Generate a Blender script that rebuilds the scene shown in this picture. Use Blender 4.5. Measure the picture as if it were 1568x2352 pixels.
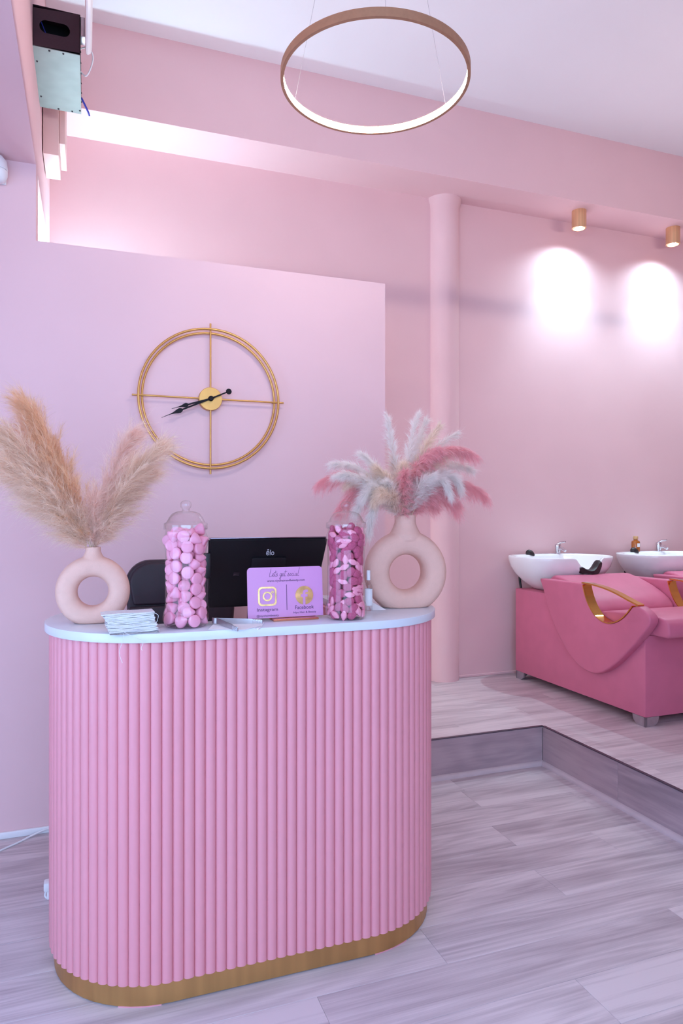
import bpy, bmesh, math, random
import numpy as np
from mathutils import Vector, Matrix
random.seed(7); rng = np.random.default_rng(7)
PI = math.pi
for o in list(bpy.data.objects): bpy.data.objects.remove(o)
S = bpy.context.scene
C = S.collection

# ------------------------------------------------------------------ camera
F = 1590.0; CAMH = 1.38; YAW = math.radians(20.0); HZ = 1178.0
cam = bpy.data.cameras.new('camera'); camo = bpy.data.objects.new('camera', cam); C.objects.link(camo)
cam.sensor_fit = 'VERTICAL'; cam.sensor_height = 36.0; cam.lens = F / 2352.0 * 36.0
cam.shift_y = (HZ - 1176.0) / 2352.0
cam.clip_start = 0.05
camo.location = (0, 0, CAMH); camo.rotation_euler = (PI / 2, 0, -YAW)
S.camera = camo

# ------------------------------------------------------------------ world, exposure, daylight
S.view_settings.view_transform = 'Standard'; S.view_settings.look = 'None'
S.view_settings.gamma = 1.0; S.view_settings.use_curve_mapping = False
S.view_settings.exposure = 0.18
S.cycles.use_adaptive_sampling = True; S.cycles.adaptive_threshold = 0.06; S.cycles.adaptive_min_samples = 12
W = bpy.data.worlds.new('world'); S.world = W; W.use_nodes = True
W.node_tree.nodes['Background'].inputs[0].default_value = (0.62, 0.72, 1.0, 1)
W.node_tree.nodes['Background'].inputs[1].default_value = 0.3

def area(name, loc, rot, sx, sy, power, col):
    l = bpy.data.lights.new(name, 'AREA'); l.shape = 'RECTANGLE'; l.size = sx; l.size_y = sy
    l.energy = power; l.color = col
    o = bpy.data.objects.new(name, l); C.objects.link(o); o.location = loc; o.rotation_euler = rot
    return o
# daylight standing in the shop window in the street wall behind the camera
area('daylight_street_window', (-0.15, -0.86, 1.60), (PI / 2 - 0.35, 0, 0), 2.9, 2.4, 104, (0.42, 0.66, 1.0))
area('daylight_side_window', (-1.86, 1.0, 1.25), (0, -PI / 2, 0), 2.0, 1.7, 46, (0.36, 0.62, 1.0))

# ------------------------------------------------------------------ pixel helpers (photo frame 1568 x 2352)
RT = Vector((math.cos(YAW), -math.sin(YAW), 0)); FW = Vector((math.sin(YAW), math.cos(YAW), 0))
def ray(px, py): return RT * ((px - 784.0) / F) + FW + Vector((0, 0, -(py - HZ) / F))
def onY(px, py, Y): r = ray(px, py); return Vector((0, 0, CAMH)) + r * (Y / r.y)
def onX(px, py, X): r = ray(px, py); return Vector((0, 0, CAMH)) + r * (X / r.x)
def onZ(px, py, Z): r = ray(px, py); return Vector((0, 0, CAMH)) + r * ((Z - CAMH) / r.z)

# ------------------------------------------------------------------ materials
def lin(h):
    h = h.lstrip('#'); c = [int(h[i:i + 2], 16) / 255 for i in (0, 2, 4)]
    return tuple((v / 12.92 if v <= 0.04045 else ((v + 0.055) / 1.055) ** 2.4) for v in c) + (1.0,)
def nd(nt, t, **kw):
    n = nt.nodes.new(t)
    for k, v in kw.items(): setattr(n, k, v)
    return n
def mat(name, col, rough=0.5, metal=0.0, noise=0.0, nscale=30.0, bump=0.0, bscale=200.0, coat=0.0, spec=0.5, sheen=0.0, brushed=None, trans=0.0):
    m = bpy.data.materials.new(name); m.use_nodes = True; nt = m.node_tree
    b = nt.nodes['Principled BSDF']; c = lin(col)
    b.inputs['Base Color'].default_value = c; b.inputs['Roughness'].default_value = rough
    b.inputs['Metallic'].default_value = metal; b.inputs['Coat Weight'].default_value = coat
    b.inputs['Specular IOR Level'].default_value = spec; b.inputs['Sheen Weight'].default_value = sheen
    tc = nd(nt, 'ShaderNodeTexCoord')
    if noise > 0:
        n = nd(nt, 'ShaderNodeTexNoise'); n.inputs['Scale'].default_value = nscale; n.inputs['Detail'].default_value = 1.5
        mp = nd(nt, 'ShaderNodeMapping'); nt.links.new(tc.outputs['Object'], mp.inputs[0]); nt.links.new(mp.outputs[0], n.inputs['Vector'])
        if brushed: mp.inputs['Scale'].default_value = brushed
        r = nd(nt, 'ShaderNodeValToRGB')
        r.color_ramp.elements[0].position = 0.3; r.color_ramp.elements[1].position = 0.7
        r.color_ramp.elements[0].color = tuple(v * (1 - noise) for v in c[:3]) + (1,)
        r.color_ramp.elements[1].color = tuple(min(1, v * (1 + noise)) for v in c[:3]) + (1,)
        nt.links.new(n.outputs['Fac'], r.inputs[0]); nt.links.new(r.outputs[0], b.inputs['Base Color'])
    if bump > 0:
        n2 = nd(nt, 'ShaderNodeTexNoise'); n2.inputs['Scale'].default_value = bscale; n2.inputs['Detail'].default_value = 3
        nt.links.new(tc.outputs['Object'], n2.inputs['Vector'])
        bp = nd(nt, 'ShaderNodeBump'); bp.inputs['Strength'].default_value = bump; bp.inputs['Distance'].default_value = 0.002
        nt.links.new(n2.outputs['Fac'], bp.inputs['Height']); nt.links.new(bp.outputs[0], b.inputs['Normal'])
    if trans > 0:
        t = nd(nt, 'ShaderNodeBsdfTranslucent'); t.inputs[0].default_value = c
        mx = nd(nt, 'ShaderNodeMixShader'); mx.inputs[0].default_value = trans
        out = nt.nodes['Material Output']
        nt.links.new(b.outputs[0], mx.inputs[1]); nt.links.new(t.outputs[0], mx.inputs[2]); nt.links.new(mx.outputs[0], out.inputs[0])
    return m
def emis(name, col, strength):
    m = bpy.data.materials.new(name); m.use_nodes = True; b = m.node_tree.nodes['Principled BSDF']
    b.inputs['Base Color'].default_value = (0.8, 0.8, 0.8, 1)
    b.inputs['Emission Color'].default_value = col; b.inputs['Emission Strength'].default_value = strength
    return m
def clear(name, tint=(0.97, 0.97, 0.97), ior=1.35, rough=0.03, mx=1.0):
    m = bpy.data.materials.new(name); m.use_nodes = True; nt = m.node_tree; nt.nodes.remove(nt.nodes['Principled BSDF'])
    t = nd(nt, 'ShaderNodeBsdfTransparent'); t.inputs[0].default_value = tint + (1,)
    g = nd(nt, 'ShaderNodeBsdfGlossy'); g.inputs['Roughness'].default_value = rough
    f = nd(nt, 'ShaderNodeLayerWeight'); f.inputs[0].default_value = 0.5
    pw = nd(nt, 'ShaderNodeMath', operation='POWER'); pw.inputs[1].default_value = 3.0
    ml = nd(nt, 'ShaderNodeMath', operation='MULTIPLY_ADD'); ml.inputs[1].default_value = mx; ml.inputs[2].default_value = 0.05; ml.use_clamp = True
    s = nd(nt, 'ShaderNodeMixShader')
    nt.links.new(f.outputs['Facing'], pw.inputs[0]); nt.links.new(pw.outputs[0], ml.inputs[0]); nt.links.new(ml.outputs[0], s.inputs[0])
    nt.links.new(t.outputs[0], s.inputs[1]); nt.links.new(g.outputs[0], s.inputs[2])
    nt.links.new(s.outputs[0], nt.nodes['Material Output'].inputs[0])
    return m
def wood(name, light, dark, axis='X'):
    m = bpy.data.materials.new(name); m.use_nodes = True; nt = m.node_tree; L = nt.links
    b = nt.nodes['Principled BSDF']; b.inputs['Roughness'].default_value = 0.42; b.inputs['Specular IOR Level'].default_value = 0.45
    tc = nd(nt, 'ShaderNodeTexCoord'); oi = nd(nt, 'ShaderNodeObjectInfo')
    off = nd(nt, 'ShaderNodeVectorMath', operation='SCALE'); off.inputs[0].default_value = (37, 61, 13)
    L.new(oi.outputs['Random'], off.inputs['Scale'])
    ad = nd(nt, 'ShaderNodeVectorMath', operation='ADD'); L.new(tc.outputs['Object'], ad.inputs[0]); L.new(off.outputs[0], ad.inputs[1])
    def noise(sc, scale, det, dist=0.0, rg=0.55):
        mp = nd(nt, 'ShaderNodeMapping'); mp.inputs['Scale'].default_value = sc; L.new(ad.outputs[0], mp.inputs[0])
        n = nd(nt, 'ShaderNodeTexNoise'); n.inputs['Scale'].default_value = scale; n.inputs['Detail'].default_value = det
        n.inputs['Distortion'].default_value = dist; n.inputs['Roughness'].default_value = rg; L.new(mp.outputs[0], n.inputs['Vector']); return n
    a, c = (0.9, 9.0) if axis == 'X' else (9.0, 0.9)
    big = noise((a, c, 6), 1.0, 4, 0.6)
    a, c = (2.0, 90.0) if axis == 'X' else (90.0, 2.0)
    fine = noise((a, c, 40), 1.0, 6, 0.2, 0.7)
    # cathedral rings: banded noise
    a, c = (0.8, 7.0) if axis == 'X' else (7.0, 0.8)
    ring = noise((a, c, 4), 0.8, 1, 0.3)
    mu = nd(nt, 'ShaderNodeMath', operation='MULTIPLY'); mu.inputs[1].default_value = 80.0; L.new(ring.outputs['Fac'], mu.inputs[0])
    sn = nd(nt, 'ShaderNodeMath', operation='SINE'); L.new(mu.outputs[0], sn.inputs[0])
    def math_(op, x, y):
        n = nd(nt, 'ShaderNodeMath', operation=op)
        for i, v in enumerate((x, y)):
            if isinstance(v, (int, float)): n.inputs[i].default_value = v
            else: L.new(v, n.inputs[i])
        return n.outputs[0]
    a, c = (5.0, 330.0) if axis == 'X' else (330.0, 5.0)
    pore = noise((a, c, 60), 1.0, 3, 0.1, 0.6)
    v = math_('MULTIPLY', big.outputs['Fac'], 0.90)
    v = math_('ADD', v, math_('MULTIPLY', math_('SUBTRACT', pore.outputs['Fac'], 0.5), 0.20))
    v = math_('ADD', v, math_('MULTIPLY', fine.outputs['Fac'], 0.42))
    v = math_('ADD', v, math_('MULTIPLY', sn.outputs[0], 0.045))
    v = math_('ADD', v, math_('MULTIPLY', oi.outputs['Random'], 0.06))
    r = nd(nt, 'ShaderNodeValToRGB'); e = r.color_ramp.elements
    e[0].position = 0.46; e[0].color = lin(dark); e[1].position = 0.80; e[1].color = lin(light)
    L.new(v, r.inputs[0]); L.new(r.outputs[0], b.inputs['Base Color'])
    bp = nd(nt, 'ShaderNodeBump'); bp.inputs['Strength'].default_value = 0.08; bp.inputs['Distance'].default_value = 0.001
    L.new(fine.outputs['Fac'], bp.inputs['Height']); L.new(bp.outputs[0], b.inputs['Normal'])
    return m

M = {}
M['wall'] = mat('pink_wall_paint', '#EEC6C9', 0.75, noise=0.015, nscale=3, bump=0.0, spec=0.25)
M['ceil'] = mat('white_ceiling_paint', '#F3ECF0', 0.8, noise=0.01, nscale=2, bump=0.0, spec=0.2)
M['plank'] = wood('grey_oak_laminate', '#DCCDD0', '#AD9CA2', 'X')
M['riser_y'] = wood('grey_oak_riser', '#BBA3A9', '#98838B', 'Y')
M['riser_x'] = wood('grey_oak_riser_front', '#BBA3A9', '#98838B', 'X')
M['sub'] = mat('floor_groove', '#8A7C80', 0.9, noise=0.05)
M['nosing'] = mat('dark_nosing_metal', '#5E5360', 0.35, 0.6, noise=0.04)
M['quarter'] = mat('grey_quarter_round', '#CBB9BE', 0.5, noise=0.04, nscale=15)
M['flute'] = mat('pink_counter_paint', '#E4949F', 0.36, noise=0.012, nscale=4, bump=0.0, spec=0.5)
M['slab'] = mat('white_stone_top', '#DADCE4', 0.25, noise=0.01, nscale=6, spec=0.5)
M['brass'] = mat('brushed_brass', '#C99A62', 0.38, 0.85, noise=0.10, nscale=1.0, brushed=(30, 30, 1.2))
M['lampbrass'] = mat('pale_brushed_brass', '#E3B68C', 0.34, 0.55, noise=0.12, nscale=1.0, brushed=(60, 60, 1.5))
M['gold'] = mat('satin_gold', '#D9A660', 0.36, 0.75, noise=0.05, nscale=25)
M['goldshine'] = mat('polished_gold', '#E3B060', 0.10, 1.0, noise=0.04, nscale=12)
M['goldfoil'] = mat('gold_foil', '#DDB27A', 0.22, 0.9, noise=0.25, nscale=35)
M['brown'] = mat('copper_brown_anodised', '#B98A6A', 0.5, 0.35, noise=0.05, nscale=60)
M['led'] = emis('led_strip_light', (1.0, 0.95, 0.87, 1), 112.0)
M['lens'] = emis('downlight_lens_light', (0.9, 1.0, 1.0, 1), 30.0)
M['daypane'] = emis('daylit_frosted_pane', (0.75, 0.95, 1.0, 1), 2.2)
M['black'] = mat('black_leather', '#2B1B26', 0.5, noise=0.08, nscale=40, bump=0.15, bscale=500)
M['blackplastic'] = mat('black_plastic', '#0E0A10', 0.42, noise=0.1, nscale=60, bump=0.05, bscale=900)
M['hand'] = mat('black_hand_paint', '#150D14', 0.45, noise=0.05, spec=0.2)
M['darkchrome'] = mat('dark_chrome_edge', '#8A7C88', 0.15, 0.9, noise=0.05)
M['chrome'] = mat('chrome', '#D6D4DA', 0.10, 1.0, noise=0.03, nscale=20)
M['steel'] = mat('brushed_steel', '#BDB9C0', 0.3, 0.9, noise=0.06, nscale=40)
M['vase'] = mat('matte_clay_blush', '#E8B8A8', 0.85, noise=0.015, nscale=60, bump=0.35, bscale=420, spec=0.2)
M['beige'] = mat('pampas_beige', '#FDE9D8', 0.8, noise=0.04, nscale=22, spec=0.2, trans=0.65)
M['beige2'] = mat('pampas_beige_warm', '#FBDDBF', 0.8, noise=0.05, nscale=22, spec=0.2, trans=0.65)
M['pale'] = mat('pampas_pale', '#FFE9DE', 0.8, noise=0.0, nscale=20, spec=0.2, trans=0.65)
M['cream'] = mat('pampas_cream', '#FFF0E2', 0.8, noise=0.0, nscale=20, spec=0.2, trans=0.65)
M['whiteplume'] = mat('pampas_white', '#FFF8F4', 0.8, noise=0.0, nscale=20, spec=0.2, trans=0.65)
M['pinkplume'] = mat('pampas_pink', '#FFD0D2', 0.8, noise=0.03, nscale=25, spec=0.2, trans=0.65)
M['stem'] = mat('dry_stem', '#D8BE9C', 0.7, noise=0.1, nscale=60)
M['jar'] = clear('clear_jar_plastic', (0.99, 0.985, 0.99), 1.33, 0.04, 0.45)
M['lid'] = clear('clear_lid_plastic', (0.985, 0.98, 0.985), 1.42, 0.05, 0.9)
M['clearbag'] = clear('clear_film', (0.97, 0.97, 0.98), 1.3, 0.1, 0.5)
M['foam'] = mat('pink_foam_candy', '#F6A3BE', 0.45, noise=0.03, nscale=50, bump=0.05, bscale=400)
M['lozenge'] = mat('pink_lozenge_candy', '#F59BB4', 0.55, noise=0.04, nscale=80, bump=0.1, bscale=600)
M['jelly'] = mat('sugared_jelly_candy', '#D05A82', 0.5, noise=0.30, nscale=700, bump=0.8, bscale=1500)
M['card'] = mat('lilac_pink_card', '#D58FC4', 0.28, noise=0.01, nscale=5)
M['print'] = mat('plum_print', '#5A2F5A', 0.6, noise=0.05)
M['rosegold'] = mat('rose_gold_strip', '#D08468', 0.2, 0.9, noise=0.05)
M['gauze'] = mat('white_gauze', '#E9E4E6', 0.95, noise=0.05, nscale=200, bump=0.5, bscale=900, spec=0.1)
M['gauzedark'] = mat('greyish_gauze', '#B9AFB2', 0.95, noise=0.15, nscale=150, bump=0.5, bscale=900, spec=0.1)
M['paper'] = mat('white_paper', '#F0EEF0', 0.8, noise=0.02, nscale=40)
M['white'] = mat('white_plastic', '#F1EFF2', 0.4, noise=0.01, nscale=20)
M['whitelogo'] = mat('white_print', '#D8D0D8', 0.6, noise=0.01)
M['vinyl'] = mat('pink_vinyl', '#D2708C', 0.42, noise=0.03, nscale=12, bump=0.12, bscale=900, spec=0.4)
M['ceramic'] = mat('white_ceramic', '#F5F2F4', 0.12, noise=0.01, nscale=5, coat=0.3)
M['rubber'] = mat('black_rubber', '#241A1E', 0.45, noise=0.08, nscale=80)
M['amber'] = mat('amber_glass', '#A85A1E', 0.12, noise=0.15, nscale=30, coat=0.5)
M['cork'] = mat('light_wood_cap', '#C99B6C', 0.6, noise=0.12, nscale=60)
M['boxdark'] = mat('dark_cabinet_metal', '#3A1F2A', 0.6, noise=0.06, nscale=120, bump=0.1, bscale=800)
M['boxinside'] = mat('cabinet_interior', '#060406', 0.9, noise=0.1)
M['galv'] = mat('galvanised_plate', '#838784', 0.45, 0.25, noise=0.08, nscale=14)
M['screw'] = mat('dark_screw', '#2A2430', 0.5, 0.4, noise=0.1)
M['bluewire'] = mat('blue_wire', '#2733A8', 0.4, noise=0.05)
M['trunk'] = mat('blush_trunking', '#EBC3BE', 0.6, noise=0.015, nscale=5)
M['frame'] = mat('white_window_frame', '#F2F0F2', 0.4, noise=0.01)
M['glass'] = clear('window_glass', (0.97, 0.98, 0.98), 1.45, 0.0, 0.6)

# ------------------------------------------------------------------ object helpers
def empty(name, loc=(0, 0, 0), rz=0.0):
    o = bpy.data.objects.new(name, None); C.objects.link(o); o.location = loc; o.rotation_euler = (0, 0, rz)
    o.empty_display_size = 0.05
    return o
def tag(o, label, cat, group=None):
    o['label'] = label; o['category'] = cat
    if group: o['group'] = group
    return o
def thing(name, label, cat, loc=(0, 0, 0), rz=0.0, group=None): return tag(empty(name, loc, rz), label, cat, group)
def link(name, me, m=None, parent=None, smooth=None, loc=None):
    if m is not None and not me.materials: me.materials.append(m)
    o = bpy.data.objects.new(name, me); C.objects.link(o)
    if parent is not None: o.parent = parent
    if loc is not None: o.location = loc
    return o
def shade(me, ang=None):
    me.polygons.foreach_set('use_smooth', [True] * len(me.polygons))
    if ang is not None:
        bm = bmesh.new(); bm.from_mesh(me)
        for e in bm.edges:
            if len(e.link_faces) == 2: e.smooth = e.calc_face_angle(0) < ang
        bm.to_mesh(me); bm.free()
def from_bm(name, bm, m=None, parent=None, smooth=None, loc=None):
    bmesh.ops.recalc_face_normals(bm, faces=bm.faces)
    me = bpy.data.meshes.new(name); bm.to_mesh(me); bm.free()
    if smooth is not None: shade(me, smooth)
    return link(name, me, m, parent, loc=loc)
def bm_box(bm, x0, x1, y0, y1, z0, z1, bev=0.0, seg=2):
    r = bmesh.ops.create_cube(bm, size=1.0); vs = r['verts']
    for v in vs: v.co = Vector(((x0 + x1) / 2 + v.co.x * (x1 - x0), (y0 + y1) / 2 + v.co.y * (y1 - y0), (z0 + z1) / 2 + v.co.z * (z1 - z0)))
    if bev > 0:
        es = {e for v in vs for e in v.link_edges}
        bmesh.ops.bevel(bm, geom=list(es), offset=bev, segments=seg, affect='EDGES', profile=0.5)
def box(name, x0, x1, y0, y1, z0, z1, m, parent=None, bev=0.0, seg=2, smooth=0.6, loc=None):
    bm = bmesh.new(); bm_box(bm, x0, x1, y0, y1, z0, z1, bev, seg)
    return from_bm(name, bm, m, parent, smooth if bev > 0 else None, loc)
def bm_lathe(bm, prof, n=32, c=(0, 0, 0), mtx=None):
    rings = []
    for r, z in prof:
        if r < 1e-6: rings.append([bm.verts.new((0, 0, z))])
        else: rings.append([bm.verts.new((r * math.cos(2 * PI * k / n), r * math.sin(2 * PI * k / n), z)) for k in range(n)])
    for a, b in zip(rings, rings[1:]):
        for k in range(n):
            k2 = (k + 1) % n
            if len(a) == 1 and len(b) == 1: continue
            if len(a) == 1: bm.faces.new((a[0], b[k], b[k2]))
            elif len(b) == 1: bm.faces.new((a[k], a[k2], b[0]))
            else: bm.faces.new((a[k], a[k2], b[k2], b[k]))
    vs = [v for r in rings for v in r]
    for v in vs:
        if mtx is not None: v.co = mtx @ v.co
        v.co += Vector(c)
    return vs
def lathe(name, prof, m, parent=None, n=32, c=(0, 0, 0), mtx=None, smooth=0.7, loc=None):
    bm = bmesh.new(); bm_lathe(bm, prof, n, c, mtx); return from_bm(name, bm, m, parent, smooth, loc)
def bm_tube(bm, pts, r, n=8, closed=False, caps=True):
    pts = [Vector(p) for p in pts]; N = len(pts); rings = []
    rr = r if isinstance(r, (list, tuple)) else [r] * N
    up = None
    for i, p in enumerate(pts):
        if closed: t = (pts[(i + 1) % N] - pts[i - 1]).normalized()
        else: t = (pts[min(i + 1, N - 1)] - pts[max(i - 1, 0)]).normalized()
        if up is None:
            up = Vector((0, 0, 1)) if abs(t.z) < 0.9 else Vector((1, 0, 0))
        a = t.cross(up)
        if a.length < 1e-6: a = t.cross(Vector((0, 1, 0)))
        a.normalize(); b = a.cross(t).normalized(); up = b
        rings.append([bm.verts.new(p + (a * math.cos(2 * PI * k / n) + b * math.sin(2 * PI * k / n)) * rr[i]) for k in range(n)])
    for i in range(N if closed else N - 1):
        A, B = rings[i], rings[(i + 1) % N]
        for k in range(n): bm.faces.new((A[k], A[(k + 1) % n], B[(k + 1) % n], B[k]))
    if not closed and caps: bm.faces.new(rings[0]); bm.faces.new(rings[-1])
def tube(name, pts, r, m, parent=None, n=8, closed=False, smooth=0.9):
    bm = bmesh.new(); bm_tube(bm, pts, r, n, closed); return from_bm(name, bm, m, parent, smooth)
def bm_prism(bm, pts, vec, bev=0.0, seg=3):
    vs = [bm.verts.new(p) for p in pts]; f = bm.faces.new(vs)
    r = bmesh.ops.extrude_face_region(bm, geom=[f])
    nv = [g for g in r['geom'] if isinstance(g, bmesh.types.BMVert)]
    bmesh.ops.translate(bm, verts=nv, vec=Vector(vec))
    if bev > 0:
        bmesh.ops.recalc_face_normals(bm, faces=bm.faces)
        es = [e for e in bm.edges if len(e.link_faces) == 2 and e.calc_face_angle(0) > 0.6]
        bmesh.ops.bevel(bm, geom=es, offset=bev, segments=seg, affect='EDGES', profile=0.5, clamp_overlap=True)
def prism(name, pts, vec, m, parent=None, bev=0.0, seg=3, smooth=0.6):
    bm = bmesh.new(); bm_prism(bm, [Vector(p) for p in pts], vec, bev, seg)
    bmesh.ops.triangulate(bm, faces=[f for f in bm.faces if len(f.verts) > 4])
    return from_bm(name, bm, m, parent, smooth)
def catmull(pts, k=6, closed=False):
    pts = [Vector(p) for p in pts]; N = len(pts); out = []
    for i in range(N if closed else N - 1):
        g = (lambda j: pts[j % N]) if closed else (lambda j: pts[max(0, min(N - 1, j))])
        p0, p1, p2, p3 = g(i - 1), g(i), g(i + 1), g(i + 2)
        for s in range(k):
            t = s / k
            out.append(0.5 * ((2 * p1) + (p2 - p0) * t + (2 * p0 - 5 * p1 + 4 * p2 - p3) * t * t + (3 * p1 - p0 - 3 * p2 + p3) * t ** 3))
    if not closed: out.append(pts[-1].copy())
    return out
def struct(o): o['kind'] = 'structure'; return o
def text(name, body, width, m, parent, at, depth=0.0006, height=None):
    """flat lettering in the XZ plane facing -Y; at = centre"""
    cu = bpy.data.curves.new(name, 'FONT'); cu.body = body; cu.align_x = 'CENTER'; cu.align_y = 'CENTER'; cu.extrude = 0.01; cu.resolution_u = 3
    t = bpy.data.objects.new(name, cu); C.objects.link(t)
    me = bpy.data.meshes.new_from_object(t); bpy.data.objects.remove(t)
    co = np.empty(len(me.vertices) * 3); me.vertices.foreach_get('co', co); co = co.reshape(-1, 3)
    lo, hi = co.min(0), co.max(0); s = width / (hi[0] - lo[0]); sy = s if height is None else height / (hi[1] - lo[1])
    c = (lo + hi) / 2
    out = np.stack([(co[:, 0] - c[0]) * s + at[0], at[1] - (co[:, 2] + 0.01) / 0.02 * depth, (co[:, 1] - c[1]) * sy + at[2]], 1)
    me.vertices.foreach_set('co', out.ravel()); me.materials.clear(); me.update()
    return link(name, me, m, parent)

# ================================================================== THE SETTING
STEP = 0.21; YC = 3.25; YB = 4.33; XL = -0.216; XR = 6.6; YF = -0.7; ZC = 4.055; ZLOW = 2.88; SOF = 3.575; YBEAM = 4.01
XLL = -1.7; XSTEP = 2.338; YSTEP = 3.196
# floor with planks
fl = struct(box('floor', XLL, XSTEP, YF, YC, -0.05, -0.0025, M['sub']))
def plank_mesh(lx, ly, t=0.01, ch=0.0007, g=0.0003):
    bm = bmesh.new(); x0, x1, y0, y1 = g, lx - g, g, ly - g
    lo = [bm.verts.new(p) for p in ((x0, y0, -t), (x1, y0, -t), (x1, y1, -t), (x0, y1, -t))]
    mi = [bm.verts.new((v.co.x, v.co.y, -0.0006)) for v in lo]
    hi = [bm.verts.new(p) for p in ((x0 + ch, y0 + ch, 0), (x1 - ch, y0 + ch, 0), (x1 - ch, y1 - ch, 0), (x0 + ch, y1 - ch, 0))]
    for A, B in ((lo, mi), (mi, hi)):
        for k in range(4): bm.faces.new((A[k], A[(k + 1) % 4], B[(k + 1) % 4], B[k]))
    bm.faces.new(hi)
    bmesh.ops.recalc_face_normals(bm, faces=bm.faces)
    me = bpy.data.meshes.new('floor_plank'); bm.to_mesh(me); bm.free(); me.materials.append(M['plank']); return me
PW, PL = 0.19, 1.285; pcache = {}
def lay(parent, x0, x1, y0, y1, z, joint):
    k = (round(x1 - x0, 4), round(y1 - y0, 4))
    if k not in pcache: pcache[k] = plank_mesh(*k)
    return link('floor_plank', pcache[k], None, parent, loc=(x0, y0, z))
def rows(parent, xa, xb, ya, yb, z, origin, known):
    k0 = math.floor((ya - origin) / PW)
    k = k0
    while origin + k * PW < yb - 1e-6:
        y0 = max(ya, origin + k * PW); y1 = min(yb, origin + (k + 1) * PW)
        j = known.get(k, (k * 0.487 + 0.21 * math.sin(k * 3.7)) % 1.0 * PL)
        x = xa
        n = math.floor((xa - j) / PL) + 1
        while x < xb - 1e-6:
            nx = min(xb, j + n * PL); n += 1
            if nx - x > 0.004 and y1 - y0 > 0.004: lay(parent, x, nx, y0, y1, z, j)
            x = nx
        k += 1
rows(fl, XLL, XSTEP, -0.6, YC, 0.0, 2.07, {0: 1.615, -1: 1.03, -2: 0.61, 2: 1.665, 4: 1.73, 1: 0.75, 3: 0.95, -3: 1.35})
# raised platform
pf = struct(box('floor_platform', XSTEP + 0.012, XR, YF, YSTEP + 0.012, 0.0, STEP - 0.0025, M['sub']))
bm = bmesh.new(); bm_box(bm, XSTEP + 0.012, XR, YF, YSTEP + 0.012, 0.0, STEP - 0.0025); bm_box(bm, 1.30, XR, YSTEP + 0.0121, YB, 0.0, STEP - 0.0025); bm_box(bm, XL, 1.30, YC + 0.1, YB, 0, STEP - 0.0025)
bmesh.ops.recalc_face_normals(bm, faces=bm.faces); bm.to_mesh(pf.data); bm.free()
rows(pf, XSTEP + 0.004, XR - 1.2, 0.9, YSTEP, STEP, YSTEP, {})
rows(pf, 1.43, XR - 1.2, YSTEP, YB, STEP, YSTEP, {0: 1.9, 1: 2.4, 2: 2.75, 3: 1.75, 4: 3.1, 5: 2.2})
rows(pf, XL, 1.43, YC + 0.1, YB, STEP, YSTEP, {})
x = 1.42
for x0, x1 in ((1.42, 1.55), (1.55, XSTEP)):
    box('riser_board', x0 + 0.0005, x1 - 0.0005, YSTEP, YSTEP + 0.012, 0.0, STEP - 0.004, M['riser_x'], pf, bev=0.001, seg=1)
y = YSTEP
for y0, y1 in ((2.62, YSTEP), (1.335, 2.62), (0.05, 1.335), (-0.7, 0.05)):
    box('riser_board', XSTEP, XSTEP + 0.012, y0 + 0.0005, y1 - 0.0005, 0.0, STEP - 0.004, M['riser_y'], pf, bev=0.001, seg=1)
box('nosing_strip', 1.42, XSTEP + 0.006, YSTEP - 0.003, YSTEP + 0.014, STEP - 0.004, STEP + 0.0012, M['nosing'], pf, bev=0.0008, seg=1)
box('nosing_strip', XSTEP - 0.003, XSTEP + 0.014, YF, YSTEP - 0.0031, STEP - 0.004, STEP + 0.0012, M['nosing'], pf, bev=0.0008, seg=1)
def quarter(name, a, b, nrm, r, m, parent, z=0.0):
    a, b, nrm = Vector(a), Vector(b), Vector(nrm)
    prof = [Vector((0, 0, z))] + [nrm * (r * math.sin(t)) + Vector((0, 0, z + r * math.cos(t))) for t in [PI / 2 * k / 6 for k in range(7)]]
    return prism(name, [a + p for p in prof], b - a, m, parent, smooth=0.5)
quarter('quarter_round', (1.42, YSTEP, 0), (XSTEP, YSTEP, 0), (0, -1, 0), 0.022, M['quarter'], pf)
quarter('quarter_round', (XSTEP, YSTEP, 0), (XSTEP, YF, 0), (-1, 0, 0), 0.022, M['quarter'], pf)

# walls
def wallmesh(name, boxes, m='wall'):
    bm = bmesh.new()
    for b in boxes: bm_box(bm, *b)
    return struct(from_bm(name, bm, M[m]))
ZT = 4.3
wallmesh('wall_clock', [(XLL - 0.2, XL, YC, YC + 0.1, 0, ZLOW), (XL, 1.42, YC, YC + 0.1, 0, 2.552)])
wallmesh('wall_back', [(-1.9, XR + 0.2, YB, YB + 0.15, 0, SOF)])
wallmesh('wall_beam', [(XL - 0.3, XR + 0.2, YBEAM, YB + 0.15, SOF, ZT)])
# dropped bulkhead over the left side of the shop
wallmesh('wall_bulkhead', [(XLL - 0.2, XL, YF, YB, ZLOW, ZT)])
wallmesh('wall_right', [(XR, XR + 0.2, YF, YB, 0, ZT)])
# left wall with side window, street wall with shop window
wallmesh('wall_left', [(XLL - 0.2, XLL, YF, 0.1, 0, ZLOW), (XLL - 0.2, XLL, 1.9, YC, 0, ZLOW), (XLL - 0.2, XLL, 0.1, 1.9, 0, 0.2), (XLL - 0.2, XLL, 0.1, 1.9, 2.3, ZLOW)])
wallmesh('wall_street', [(XLL - 0.2, XR + 0.2, YF - 0.2, YF, 0, 0.25), (XLL - 0.2, XR + 0.2, YF - 0.2, YF, 2.85, ZT), (XLL - 0.2, -1.65, YF - 0.2, YF, 0.25, 2.85), (1.35, XR + 0.2, YF - 0.2, YF, 0.25, 2.85)])
wallmesh('ceiling', [(XL, XR + 0.2, YF, YBEAM, ZC, ZT)], 'ceil')
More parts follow.
